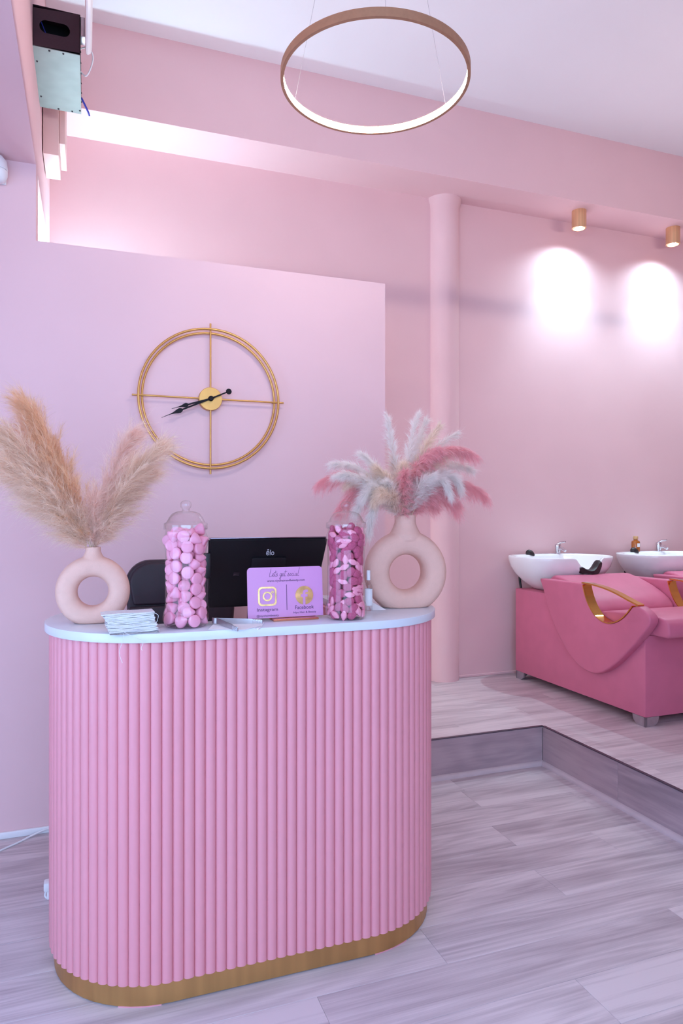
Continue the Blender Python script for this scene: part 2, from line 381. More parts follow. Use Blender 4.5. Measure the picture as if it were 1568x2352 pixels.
# column against the back wall
colm = lathe('column', [(0.0, 0.0), (0.108, 0.0), (0.109, 3.28), (0.112, 3.32), (0.121, 3.345), (0.124, SOF - STEP), (0, SOF - STEP)], M['wall'], n=48, c=(2.344, YB + 0.01, STEP)); struct(colm)
# windows
w = struct(empty('window_1', (XL, 3.84, 0.9)))
bm = bmesh.new()
box('pane', -0.012, -0.006, -0.47, 0.47, -0.6, ZLOW - 0.92, M['daypane'], w)
bm = bmesh.new()
for b in ((-0.03, 0.0, -0.49, -0.455, -0.65, ZLOW - 0.9), (-0.03, 0.0, 0.455, 0.49, -0.65, ZLOW - 0.9), (-0.03, 0.0, -0.49, 0.49, -0.65, -0.60)): bm_box(bm, *b)
from_bm('window_frame', bm, M['frame'], w)
wallmesh('wall_side', [(XL - 0.05, XL - 0.031, YC + 0.1, YB, 0, ZLOW), (XL - 0.031, XL, YC + 0.1, YB, 0, 0.25)])
def shopwin(name, axis, a0, a1, z0, z1, p, muls, tr):
    w = struct(empty(name, (0, 0, 0)))
    bm = bmesh.new()
    def put(a, b, c, d):
        if axis == 'X': bm_box(bm, a, b, p - 0.03, p + 0.03, c, d, 0.004, 1)
        else: bm_box(bm, p - 0.03, p + 0.03, a, b, c, d, 0.004, 1)
    put(a0, a1, z0, z0 + 0.06); put(a0, a1, z1 - 0.06, z1); put(a0, a0 + 0.06, z0, z1); put(a1 - 0.06, a1, z0, z1)
    for mm in muls: put(mm - 0.03, mm + 0.03, z0, z1)
    for t in tr: put(a0, a1, t - 0.03, t + 0.03)
    from_bm('window_frame', bm, M['frame'], w, 0.5)
    e = [a0] + list(muls) + [a1]
    for u, v in zip(e, e[1:]):
        if axis == 'X': box('pane', u + 0.03, v - 0.03, p - 0.004, p + 0.004, z0 + 0.03, z1 - 0.03, M['glass'], w)
        else: box('pane', p - 0.004, p + 0.004, u + 0.03, v - 0.03, z0 + 0.03, z1 - 0.03, M['glass'], w)
shopwin('window_2', 'X', -1.65, 1.35, 0.25, 2.85, YF - 0.06, (-0.15,), ())
shopwin('window_3', 'Y', 0.1, 1.9, 0.2, 2.3, XLL - 0.06, (), ())
# low skirting along the clock wall
bm = bmesh.new(); bm_box(bm, XLL, 1.30, YC - 0.014, YC, 0.0, 0.028, 0.004, 2); struct(from_bm('baseboard_clock', bm, M['white'], None, 0.6))
bm = bmesh.new(); bm_box(bm, 2.46, XR, YB - 0.008, YB, STEP, STEP + 0.018, 0.003, 1); struct(from_bm('baseboard_back', bm, M['wall'], None, 0.6))

# ================================================================== RECEPTION COUNTER
CX0, CX1, CY = 0.22, 0.82, 2.315
ctr = thing('reception_counter', 'pill-shaped pink fluted reception counter with white top and brass plinth', 'counter', (0.52, CY, 0))
ctr_o = Vector((0.52, CY, 0))
def pill(r, n=20, full=True):
    pts = []
    for k in range(n + 1):
        a = PI / 2 + PI * k / n; pts.append((CX0 + r * math.cos(a), CY + r * math.sin(a)))
    for k in range(n + 1):
        a = -PI / 2 + PI * k / n; pts.append((CX1 + r * math.cos(a), CY + r * math.sin(a)))
    return pts
def arc(cx, cy, r, a0, a1, n=8): return [(cx + r * math.cos(a0 + (a1 - a0) * k / n), cy + r * math.sin(a0 + (a1 - a0) * k / n)) for k in range(n + 1)]
def upill(r, xa, xb, yf, rc, n=24):
    """pill of radius r with a staff-side recess from xa to xb open to the back"""
    ya = CY + math.sqrt(max(0, r * r - max(0, CX0 - xa) ** 2)); yb = CY + math.sqrt(max(0, r * r - max(0, xb - CX1) ** 2))
    a_s = math.atan2(ya - CY, min(0, xa - CX0)); pts = []
    for k in range(n + 1):
        a = a_s + (1.5 * PI - a_s) * k / n; pts.append((CX0 + r * math.cos(a), CY + r * math.sin(a)))
    a_e = math.atan2(yb - CY, max(0, xb - CX1))
    for k in range(n + 1):
        a = -PI / 2 + (a_e + PI / 2) * k / n; pts.append((CX1 + r * math.cos(a), CY + r * math.sin(a)))
    pts += arc(xb - rc, yf + rc, rc, 0, -PI / 2)
    pts += arc(xa + rc, yf + rc, rc, -PI / 2, -PI)
    return pts
def cl(pts, z): return [Vector((p[0], p[1], z)) - ctr_o for p in pts]
ZS0, ZS1 = 1.021, 1.047
prism('countertop', cl(upill(0.35, 0.07, 0.86, 2.14, 0.13), ZS0), (0, 0, ZS1 - ZS0), M['slab'], ctr, bev=0.0025, seg=2)
prism('carcass', cl(upill(0.326, 0.09, 0.84, 2.12, 0.11), 0.075), (0, 0, ZS0 - 0.0755), M['flute'], ctr)
box('desk_shelf', 0.092 - 0.52, 0.838 - 0.52, 2.125 - CY, 2.62 - CY, 0.86, 0.885, M['slab'], ctr, bev=0.002, seg=1)
# gold plinth, raised slightly on packers
prism('plinth', cl(upill(0.3225, 0.12, 0.81, 2.16, 0.10), 0.0045), (0, 0, 0.0695), M['brass'], ctr)
for cx, xa_, xb_ in ((CX0, 0.075, 0.19), (CX1, 0.838, 0.962)):
    a0, a1 = [-math.acos(max(-1, min(1, (v - cx) / 0.3210))) for v in (xa_, xb_)]
    prism('packer', cl(arc(cx, CY, 0.3210, a0, a1, 8) + arc(cx, CY, 0.22, a1, a0, 8), 0.0), (0, 0, 0.0043), M['flute'], ctr)
# flutes: shared half-round moulding
def flute_mesh(wd, h):
    bm = bmesh.new(); pr = []
    for k in range(9):
        a = PI * k / 8; pr.append(Vector((wd / 2 * math.cos(a), -0.0105 * math.sin(a), 0)))
    bm_prism(bm, pr, (0, 0, h)); bmesh.ops.recalc_face_normals(bm, faces=bm.faces)
    me = bpy.data.meshes.new('flute'); bm.to_mesh(me); bm.free(); shade(me, 0.7); me.materials.append(M['flute']); return me
FP = 0.0306; fm = flute_mesh(FP * 0.985, ZS0 - 0.068)
R = 0.3265
per = []
s0 = 0.0
nst = 20; FPs = (CX1 - CX0) / nst
for k in range(nst): per.append((CX0 + (k + 0.5) * FPs, CY - R, 0.0))
na = round(PI * R / FP)
for k in range(na):
    a = PI * (k + 0.5) / na
    per.append((CX0 - R * math.sin(a), CY - R * math.cos(a), -a)); per.append((CX1 + R * math.sin(a), CY - R * math.cos(a), a))
for x, y, rz in per:
    o = link('flute', fm, None, ctr, loc=Vector((x, y, 0.068)) - ctr_o); o.rotation_euler = (0, 0, rz)

# ================================================================== WALL CLOCK
ck = Vector((0.527, YC, 1.908)); cw = thing('wall_clock', 'open gold ring wall clock with black hands on the pink wall', 'clock', ck)
def circ(r, y, n=72): return [(r * math.cos(2 * PI * k / n), y, r * math.sin(2 * PI * k / n)) for k in range(n)]
tube('outer_ring', circ(0.322, -0.034), 0.0056, M['gold'], cw, 10, True)
tube('inner_ring', circ(0.3055, -0.020), 0.0054, M['gold'], cw, 10, True)
for d in ((1, 0), (-1, 0), (0, 1), (0, -1)):
    tube('spoke', [(d[0] * 0.04, -0.028, d[1] * 0.04), (d[0] * 0.349, -0.028, d[1] * 0.349)], 0.0042, M['gold'], cw, 8)
rx = Matrix.Rotation(PI / 2, 3, 'X')
lathe('face_disc', [(0, 0), (0.0525, 0), (0.0535, 0.002), (0.0535, 0.0315), (0.0520, 0.033), (0, 0.033)], M['gold'], cw, 48, (0, 0, 0), rx, 0.25)
for sx, sz in ((0.3, 0.05),):
    for s in (-1, 1): tube('wall_peg', [(s * 0.30, 0.0, 0.0), (s * 0.30, -0.028, 0.0)], 0.003, M['gold'], cw, 6)
def hand(name, ang, ln, tail, bulb, y):
    # outline along +z then rotated clockwise by ang
    half = [(0.0030, -tail), (0.0040, ln * 0.2), (0.0036, ln * 0.58), (bulb * 0.75, ln * 0.60), (bulb, ln * 0.635), (bulb * 0.85, ln * 0.68), (bulb * 0.4, ln * 0.75), (0.0016, ln * 0.82), (0.0008, ln)]
    pts = half + [(-x, z) for x, z in half[::-1]]
    c, s = math.cos(ang), math.sin(ang)
    return prism(name, [Vector((x * c + z * s, y, -x * s + z * c)) for x, z in pts], (0, -0.002, 0), M['hand'], cw)
am = math.radians(246.0); ah = math.radians(252.5)
hand('hour_hand', ah, 0.185, 0.02, 0.010, -0.037)
mh = hand('minute_hand', am, 0.243, 0.083, 0.011, -0.043)
lathe('hand_tail', [(0, -0.0015), (0.012, -0.0015), (0.0135, 0), (0.012, 0.0015), (0, 0.0015)], M['hand'], cw, 20, (-0.090 * math.sin(am), -0.044, -0.090 * math.cos(am)), rx)
lathe('hand_hub', [(0, -0.004), (0.012, -0.004), (0.012, 0.004), (0.009, 0.008), (0, 0.009)], M['hand'], cw, 24, (0, -0.044, 0), rx)

# ================================================================== RING PENDANT
RP = Vector((0.926, 2.206, 2.862)); RR = 0.325
pl = thing('ring_pendant', 'large round copper-brown LED ring pendant hanging above the reception counter', 'pendant lamp', RP)
HH = 0.028; TH = 0.011
lathe('ring_frame', [(RR, 0), (RR, HH), (RR - TH, HH), (RR - TH, HH - 0.0015), (RR - 0.004, HH - 0.0015), (RR - 0.004, 0.0015), (RR - TH, 0.0015), (RR - TH, 0), (RR, 0)], M['brown'], pl, 128, smooth=0.5)
lathe('led_strip', [(RR - TH + 0.0012, 0.0016), (RR - TH + 0.0012, HH - 0.0016)], M['led'], pl, 72, smooth=0.5)
top = ZC - RP.z
for px, py, a in ((884, 27, None), (683, 228, None), (1021, 240, None)):
    q = onZ(px, py, RP.z + HH) - RP; q.z = 0; q = q.normalized() * (RR - TH / 2)
    tube('hanging_wire', [(q.x, q.y, HH), (q.x * 0.12, q.y * 0.12, top - 0.02)], 0.0007, M['steel'], pl, 5)
lathe('canopy', [(0, -0.025), (0.055, -0.025), (0.06, -0.02), (0.06, 0), (0, 0)], M['brown'], pl, 32, (0, 0, top))

def copy_tree(o, parent=None):
    c = o.copy(); C.objects.link(c); c.parent = parent
    for ch in list(o.children): copy_tree(ch, c)
    return c
pl_fill = copy_tree(pl); pl_fill.location = (3.7, 2.5, 2.862); pl_fill['label'] = 'added out-of-view copper-brown LED ring pendant that brightens the backwash side'  # extra pendant out of view, added to brighten beam, ceiling and chairs
# ================================================================== UPLIGHT ON THE BACK WALL, BEHIND THE CLOCK WALL
ul = thing('uplight', 'slim white LED uplight on the back wall behind the clock wall', 'wall light', (0.12, YB, 2.42))
bm = bmesh.new()
for b in ((-0.26, 0.26, -0.08, 0.0, -0.03, -0.026), (-0.26, 0.26, -0.004, 0.0, -0.026, 0.004), (-0.26, 0.26, -0.08, -0.076, -0.026, 0.004), (-0.26, -0.256, -0.076, -0.004, -0.026, 0.004), (0.256, 0.26, -0.076, -0.004, -0.026, 0.004)): bm_box(bm, *b)
from_bm('housing', bm, M['white'], ul)
box('diffuser', -0.255, 0.255, -0.075, -0.012, -0.012, -0.004, emis('uplight_diffuser_light', (0.48, 0.85, 1.0, 1), 150.0), ul)
# ================================================================== DOWNLIGHTS ON THE BEAM
def downlight(X, Y, label):
    t = thing('downlight', label, 'ceiling light', (X, Y, SOF), 0, 'brass cylinder downlights under the beam')
    r = 0.051; h = 0.128
    lathe('housing', [(0, 0), (r, 0), (r, -h + 0.002), (r - 0.003, -h), (r - 0.010, -h), (r - 0.012, -h + 0.03), (0, -h + 0.03)], M['lampbrass'], t, 40)
    lathe('lens', [(0, -h + 0.016), (0.029, -h + 0.018)], M['lens'], t, 16)
    for nm, en, sz, bl in (('downlight_spill', 30, 148, 1.0), ('downlight_beam', 60, 84, 1.0)):
        l = bpy.data.lights.new(nm, 'SPOT'); l.energy = en; l.color = (0.56, 0.86, 1.0); l.spot_size = math.radians(sz); l.spot_blend = bl; l.shadow_soft_size = 0.02
        lo = bpy.data.objects.new(nm, l); C.objects.link(lo); lo.parent = t; lo.location = (0, 0, -h - 0.004)
    return t
downlight(3.346, 4.142, 'brass cylinder downlight under the beam, next after the round column')
downlight(4.226, 4.142, 'brass cylinder downlight under the beam, second from the round column')
downlight(5.106, 4.142, 'added out-of-view brass cylinder downlight under the beam, third from the round column')  # unseen lamp continuing the row, added for more light at the right

# ================================================================== CEILING-CORNER KIT
eb = thing('electrical_box', 'dark metal electrical box with screwed galvanised bottom plate on the bulkhead', 'electrical box', (XL, 3.06, 3.275))
bx_, by_, bh_ = 0.18, 0.45, 0.165
# front face with slot hole
slot = []
cxs, czs, hw, rr = 0.083, 0.085, 0.032, 0.026
for k in range(13): slot.append((cxs + hw + rr * math.cos(-PI / 2 + PI * k / 12), czs + rr * math.sin(-PI / 2 + PI * k / 12)))
for k in range(13): slot.append((cxs - hw + rr * math.cos(PI / 2 + PI * k / 12), czs + rr * math.sin(PI / 2 + PI * k / 12)))
bm = bmesh.new()
def rectpt(x, z):
    # project slot point outwards to the rectangle border
    dx, dz = x - cxs, z - czs; s = 1e9
    if dx > 1e-9: s = min(s, (bx_ - cxs) / dx)
    if dx < -1e-9: s = min(s, (0 - cxs) / dx)
    if dz > 1e-9: s = min(s, (bh_ - czs) / dz)
    if dz < -1e-9: s = min(s, (0 - czs) / dz)
    return (cxs + dx * s, czs + dz * s)
outer = [rectpt(*p) for p in slot]
A = [bm.verts.new((p[0], 0, p[1])) for p in slot]; B = [bm.verts.new((p[0], 0, p[1])) for p in outer]; D = [bm.verts.new((p[0], 0.002, p[1])) for p in slot]
n = len(slot)
corners = [(0, 0), (bx_, 0), (bx_, bh_), (0, bh_)]
for k in range(n):
    k2 = (k + 1) % n
    bm.faces.new((A[k], A[k2], B[k2], B[k])); bm.faces.new((A[k], A[k2], D[k2], D[k]))
    o1, o2 = outer[k], outer[k2]
    if abs(o1[0] - o2[0]) > 1e-6 and abs(o1[1] - o2[1]) > 1e-6:
        c = min(corners, key=lambda q: abs(q[0] - o1[0]) + abs(q[1] - o1[1]) + abs(q[0] - o2[0]) + abs(q[1] - o2[1]))
        bm.faces.new((B[k], B[k2], bm.verts.new((c[0], 0, c[1]))))
from_bm('front_plate', bm, M['boxdark'], eb)
bm = bmesh.new()
bm_box(bm, 0.0, 0.002, 0.0, by_, 0, bh_); bm_box(bm, bx_ - 0.002, bx_, 0.0, by_, 0, bh_); bm_box(bm, 0.002, bx_ - 0.002, 0.0, by_, bh_ - 0.002, bh_); bm_box(bm, 0.002, bx_ - 0.002, by_ - 0.002, by_, 0, bh_)
from_bm('casing', bm, M['boxdark'], eb)
box('cavity_lining', 0.003, bx_ - 0.003, 0.10, 0.11, 0.002, bh_ - 0.003, M['boxinside'], eb)
bp_ = box('bottom_plate', 0.0, bx_, 0.001, by_, -0.003, -0.0002, M['galv'], eb)
for px, py in ((0.062, 0.012), (0.115, 0.012), (0.010, 0.10), (0.010, 0.36), (0.08, by_ - 0.012), (0.14, by_ - 0.012), (bx_ - 0.006, by_ - 0.03)):
    lathe('screw', [(0, -0.007), (0.003, -0.0065), (0.0045, -0.003), (0.0045, 0)], M['screw'], bp_, 10, (px, py, 0))
for k in range(6):
    lathe('screw', [(0, 0.004), (0.003, 0.0035), (0.0042, 0.0), (0, 0)], M['screw'], eb, 8, (bx_, 0.03 + 0.075 * k, 0.03), Matrix.Rotation(PI / 2, 3, 'Y'))
tube('blue_wire', [(0.03, 0.03, 0.12), (0.05, 0.05, 0.08), (0.075, 0.04, 0.045)], 0.002, M['bluewire'], eb, 6)
# white flat panel antenna on the side of the box
ap = thing('wireless_access_point', 'white flat round wireless unit on the side of the electrical box', 'access point', (XL + bx_, 2.93, 3.40))
ry = Matrix.Rotation(PI / 2, 3, 'Y')
lathe('back_shell', [(0, 0.020), (0.150, 0.020), (0.168, 0.024), (0.17, 0.030)], M['white'], ap, 48, (0, 0, 0), ry)
lathe('front_shell', [(0.17, 0.030), (0.165, 0.040), (0.15, 0.046), (0, 0.048)], M['white'], ap, 48, (0, 0, 0), ry)
box('mount_bracket', 0.0, 0.021, 0.14, 0.20, -0.04, 0.04, M['steel'], ap, bev=0.002)
tube('patch_cable', catmull([(0.0, 0.27, -0.012), (0.025, 0.25, -0.014), (0.045, 0.24, -0.035), (0.05, 0.24, -0.07), (0.036, 0.25, -0.115), (0.020, 0.26, -0.132), (0.0, 0.28, -0.105)], 6), 0.003, M['white'], ap, 6)
wc = tag(tube('blue_cable', catmull([(XL + bx_ + 0.001, 3.42, 3.30), (XL + bx_ + 0.014, 3.44, 3.285), (XL + bx_ + 0.03, 3.47, 3.268), (XL + bx_ + 0.036, 3.49, 3.262)], 5), 0.0045, M['bluewire'], None, 8), 'short blue cable sticking out of the electrical box', 'cable')
# boxed trunking behind it
tag(box('trunking_box', XL + 0.004, XL + 0.074, 3.66, 3.93, 3.13, 3.555, M['trunk'], None, bev=0.002), 'wider blush pink trunking box on the bulkhead behind the electrical box', 'trunking')
tag(box('trunking_strip', XL + 0.075, XL + 0.102, 3.70, 3.99, 3.21, 3.56, M['trunk'], None, bev=0.002), 'narrow blush pink trunking strip beside the wider trunking box', 'trunking')
# motion sensor
ms = thing('motion_sensor', 'white domed motion sensor high on the wall under the bulkhead', 'sensor', (onY(-6, 388, YC - 0.045).x, YC, onY(-6, 388, YC - 0.045).z + 0.004))
box('back_plate', -0.03, 0.03, -0.012, 0.0, -0.05, 0.055, M['white'], ms, bev=0.004)
lathe('housing', [(0, 0.052), (0.02, 0.050), (0.036, 0.03), (0.040, 0.0), (0.040, -0.006), (0.038, -0.008), (0, -0.008)], M['white'], ms, 32, (0, -0.045, 0))
lathe('dome', [(0.036, -0.0085), (0.0395, -0.012), (0.039, -0.03), (0.033, -0.048), (0.02, -0.058), (0, -0.061)], M['white'], ms, 32, (0, -0.045, 0))

# ================================================================== DONUT VASES
def donut_vase(name, label, loc, rz, ro, rh, th, base_w, neck_r, neck_h):
    t = tag(None, label, 'vase') if False else None
    rc = (ro + rh) / 2; rt = (ro - rh) / 2; bm = bmesh.new(); n, k = 64, 24
    cz = math.sqrt(ro * ro - (base_w / 2) ** 2)
    vs = []
    for i in range(n):
        a = 2 * PI * i / n; ring = []
        for j in range(k):
            b = 2 * PI * j / k
            sb, cb = math.sin(b), math.cos(b)
            # super-ellipse section, fuller than a circle
            e = 0.8
            u = math.copysign(abs(cb) ** e, cb) * rt; y = math.copysign(abs(sb) ** e, sb) * th / 2
            r = rc + u; z = max(-cz, r * math.sin(a))
            ring.append(bm.verts.new((r * math.cos(a), y, z + cz)))
        vs.append(ring)
    for i in range(n):
        for j in range(k): bm.faces.new((vs[i][j], vs[(i + 1) % n][j], vs[(i + 1) % n][(j + 1) % k], vs[i][(j + 1) % k]))
    z0 = cz + ro
    bm_lathe(bm, [(0, z0 - rt * 1.0), (neck_r * 1.5, z0 - rt * 0.8), (neck_r * 1.5, z0 - rt * 0.35), (neck_r * 1.15, z0 + neck_h * 0.18), (neck_r * 0.98, z0 + neck_h * 0.5), (neck_r, z0 + neck_h), (neck_r * 0.8, z0 + neck_h), (neck_r * 0.75, z0 + 0.004), (0, z0 + 0.004)], 32)
    o = from_bm(name, bm, M['vase'], None, 3.0); o.location = loc; o.rotation_euler = (0, 0, rz)
    md = o.modifiers.new('remesh', 'REMESH'); md.mode = 'VOXEL'; md.voxel_size = 0.0028; md.use_smooth_shade = True
    sm = o.modifiers.new('smooth', 'SMOOTH'); sm.factor = 0.5; sm.iterations = 8
    tag(o, label, 'vase'); return o, z0 + neck_h
VL = Vector((0.0106, 2.235, ZS1)); VR = Vector((1.054, 2.235, ZS1))
vl, hl = donut_vase('donut_vase', 'smaller blush ring-shaped vase holding beige pampas grass', VL, 0.0, 0.1075, 0.044, 0.080, 0.098, 0.0225, 0.027)
vr, hr = donut_vase('donut_vase', 'larger blush ring-shaped vase holding white and pink pampas grass', VR, math.radians(-8), 0.148, 0.062, 0.105, 0.165, 0.038, 0.055)

# ================================================================== PAMPAS
def plume(label, group, base, ctrl, tip, n, m, nb=150, lb=0.08, hair=0.03, tipw=0.6, start=0.12, droop=0.3, ang=(0.25, 0.8), wd=0.0007, stemr=0.0012, wild=0.5, side=(0, 0, 0)):
    """a curved stalk carrying nb drooping branchlets, each clothed in fine hairs (n hairs in all)"""
    base, ctrl, tip = [np.array(v, float) for v in (base, ctrl, tip)]
    root = thing('pampas_stem', label, 'pampas grass', tuple(base), 0, group)
    bz = lambda t: ((1 - t) ** 2)[:, None] * base + (2 * t * (1 - t))[:, None] * ctrl + (t ** 2)[:, None] * tip
    dz = lambda t: (2 * (1 - t))[:, None] * (ctrl - base) + (2 * t)[:, None] * (tip - ctrl)
    ts = np.linspace(0, 0.98, 12); pp = bz(ts) - base
    tube('stalk', [tuple(p) for p in pp], [stemr * (1 - 0.7 * t) for t in ts], M['stem'], root, 5)
    unit = lambda a: a / (np.linalg.norm(a, axis=1)[:, None] + 1e-9)
    # branchlets
    tb = np.sort(start + (1 - start) * rng.random(nb)); ub = (tb - start) / (1 - start)
    Tb = unit(dz(tb)); rv = rng.normal(size=(nb, 3)) + np.array(side); rv -= (rv * Tb).sum(1)[:, None] * Tb; rv = unit(rv)
    prof = np.minimum(0.55 + ub * 2.0, 1.0) * (1 - (1 - tipw) * np.clip((ub - 0.4) / 0.6, 0, 1) ** 1.4)
    ph = rng.uniform(ang[0], ang[1], nb) * (1 - 0.45 * ub)
    Db = Tb * np.cos(ph)[:, None] + rv * np.sin(ph)[:, None]; Lb = lb * prof * rng.uniform(0.5, 1.2, nb); Ob = bz(tb)
    # hairs
    ib = rng.integers(0, nb, n); sb = 0.08 + 0.92 * rng.random(n)
    o = Ob[ib] + Db[ib] * (Lb[ib] * sb)[:, None]; o[:, 2] -= droop * Lb[ib] * sb ** 2
    dr = Db[ib].copy(); dr[:, 2] -= 2 * droop * sb; dr = unit(unit(dr) + rng.normal(size=(n, 3)) * wild)
    L = hair * rng.uniform(0.4, 1.2, n) * (0.6 + 0.4 * prof[ib])
    L = np.where(rng.random(n) < 0.03, L * 1.8, L)
    K = 3; s = np.linspace(0, 1, K)
    P = o[:, None, :] + L[:, None, None] * (dr[:, None, :] * s[None, :, None] + (rng.normal(size=(n, 3)) * 0.25)[:, None, :] * (s ** 2)[None, :, None])
    P[:, :, 2] -= 0.25 * L[:, None] * (s ** 2)[None, :]
    sd = unit(np.cross(dr, rng.normal(size=(n, 3)))); wds = wd * (1 - 0.75 * s)
    V = (np.stack([P - sd[:, None, :] * wds[None, :, None], P + sd[:, None, :] * wds[None, :, None]], 2) - base).reshape(-1, 3)
    b0 = (np.arange(n) * K * 2)[:, None] + (np.arange(K - 1) * 2)[None, :]
    Fq = np.stack([b0, b0 + 1, b0 + 3, b0 + 2], 2).reshape(-1, 4)
    me = bpy.data.meshes.new('plume'); me.vertices.add(len(V)); me.vertices.foreach_set('co', V.ravel())
    me.loops.add(Fq.size); me.loops.foreach_set('vertex_index', Fq.ravel())
    me.polygons.add(len(Fq)); me.polygons.foreach_set('loop_start', np.arange(len(Fq)) * 4); me.polygons.foreach_set('loop_total', np.full(len(Fq), 4))
    me.update(); shade(me)
    p = link('plume', me, m, root); p['kind'] = 'stuff'
    return root
NL = VL + Vector((0, 0, hl - 0.02)); GL = 'beige pampas stems in the small vase'
def lp(px, py, dy=0.0): return onY(px, py, VL.y + dy)
for (tx, ty, dy), (cx, cy_), rad, n, sl, m, lb in (
    ((74, 948, 0.02), (150, 1085), 0.040, 7000, 0.10, 'beige2', 0), ((22, 1005, -0.03), (140, 1110), 0.045, 7000, 0.11, 'beige', 0),
    ((104, 1010, 0.05), (170, 1100), 0.035, 4600, 0.09, 'beige2', 0), ((34, 1078, -0.05), (140, 1150), 0.035, 5000, 0.10, 'beige', 0),
    ((95, 1140, 0.0), (160, 1190), 0.03, 3600, 0.085, 'beige', 0),
    ((292, 1014, 0.03), (235, 1120), 0.03, 4600, 0.085, 'pale', 1), ((348, 1044, -0.02), (262, 1120), 0.032, 5200, 0.09, 'beige', 1),
    ((322, 1100, 0.03), (255, 1170), 0.026, 3200, 0.07, 'beige', 1), ((215, 1140, -0.03), (215, 1200), 0.016, 1300, 0.05, 'pale', 2)):
    lab = ('feathery beige pampas stem leaning away from the counter in the small ring vase', 'feathery beige pampas stem leaning towards the gold clock from the small ring vase', 'short pale pampas stem in the middle of the small ring vase bunch')[lb]
    if m == 'beige2': lab = lab.replace('feathery beige', 'warm orange-beige')
    if m == 'pale' and lb == 1: lab = lab.replace('feathery beige', 'pale whitish')
    plume(lab, GL, NL + Vector((random.uniform(-.008, .008), random.uniform(-.008, .008), 0)), lp(cx, cy_, dy * 0.5), lp(tx, ty, dy), int(n * 3.2), M[m], nb=int(n / 26), lb=sl * 1.25, hair=0.046, tipw=0.75, start=0.06, droop=0.12, ang=(0.15, 0.85), wd=0.00038, wild=0.30, side=((-0.5, 0, -0.2) if lb == 0 else (0.35, 0, -0.1)))
NR = VR + Vector((0, 0, hr - 0.03)); GR = 'dyed pampas stems in the large vase'
def rp(px, py, dy=0.0): return onY(px, py, VR.y + dy)
WU, WD, PKR, PKL, CR = ('upright white pampas stem in the large ring vase', 'drooping white pampas stem in the large ring vase', 'arching pink pampas stem leaning towards the wash chairs from the large ring vase', 'arching pink pampas stem leaning over the sweet jar from the large ring vase', 'cream pampas stem in the middle of the large ring vase bunch')
spec = [
 (WU, (890, 958, 0.02), (905, 1060), 0.012, 1300, 0.036, 'whiteplume'), (WU, (958, 956, 0.0), (925, 1060), 0.014, 1500, 0.040, 'whiteplume'),
 (WU, (976, 970, 0.04), (935, 1070), 0.014, 1400, 0.040, 'whiteplume'), (WU, (1006, 980, -0.02), (945, 1060), 0.014, 1400, 0.040, 'cream'),
 (WU, (1046, 997, 0.02), (955, 1040), 0.014, 1400, 0.040, 'whiteplume'), (WU, (1056, 1036, -0.03), (965, 1050), 0.015, 1500, 0.042, 'cream'),
 (WD, (1078, 1078, 0.03), (990, 1030), 0.016, 1500, 0.045, 'whiteplume'), (WD, (1058, 1126, -0.05), (1020, 1030), 0.014, 1500, 0.040, 'whiteplume'),
 (WD, (1032, 1136, -0.07), (1000, 1040), 0.014, 1400, 0.038, 'whiteplume'), (WD, (990, 1095, -0.08), (950, 1110), 0.014, 1400, 0.04, 'whiteplume'),
 (WU, (832, 1044, 0.0), (880, 1080), 0.014, 1200, 0.036, 'whiteplume'), (WD, (768, 1066, 0.03), (850, 1060), 0.015, 1500, 0.042, 'whiteplume'),
 (WD, (774, 1094, -0.04), (850, 1075), 0.016, 1600, 0.042, 'whiteplume'), (WD, (818, 1176, -0.02), (850, 1080), 0.014, 1500, 0.040, 'whiteplume'),
 (WD, (846, 1226, -0.06), (866, 1070), 0.014, 1700, 0.038, 'whiteplume'), (WD, (862, 1150, -0.07), (885, 1090), 0.015, 1500, 0.042, 'cream'),
 (CR, (868, 1078, -0.02), (900, 1110), 0.018, 1700, 0.045, 'cream'), (CR, (905, 1060, 0.03), (915, 1110), 0.016, 1500, 0.045, 'cream'),
 (CR, (890, 1110, -0.05), (905, 1140), 0.016, 1500, 0.045, 'whiteplume'), (CR, (842, 1100, 0.0), (890, 1100), 0.018, 1700, 0.045, 'cream'),
 (PKR, (1084, 1040, -0.05), (965, 985), 0.022, 2600, 0.045, 'pinkplume'), (PKR, (1000, 1030, -0.06), (925, 1070), 0.018, 1900, 0.045, 'pinkplume'),
 (PKR, (1108, 1130, -0.01), (1010, 1060), 0.024, 2400, 0.055, 'pinkplume'), (PKR, (1040, 1150, 0.0), (985, 1095), 0.026, 2600, 0.06, 'pinkplume'), (PKR, (985, 1150, 0.03), (950, 1120), 0.022, 2000, 0.055, 'pinkplume'),
 (PKL, (734, 1106, 0.02), (830, 1040), 0.020, 1900, 0.052, 'pinkplume'), (PKL, (788, 1158, 0.03), (845, 1075), 0.020, 1800, 0.052, 'pinkplume'),
 (CR, (880, 1140, -0.085), (905, 1130), 0.018, 1800, 0.05, 'cream'), (CR, (925, 1075, -0.04), (918, 1120), 0.018, 1800, 0.05, 'cream'), (WD, (836, 1140, -0.05), (868, 1085), 0.016, 1700, 0.045, 'whiteplume'), (WD, (800, 1110, 0.0), (860, 1075), 0.016, 1600, 0.045, 'cream'),
 (PKR, (930, 1085, -0.07), (925, 1130), 0.014, 1300, 0.035, 'pinkplume')]
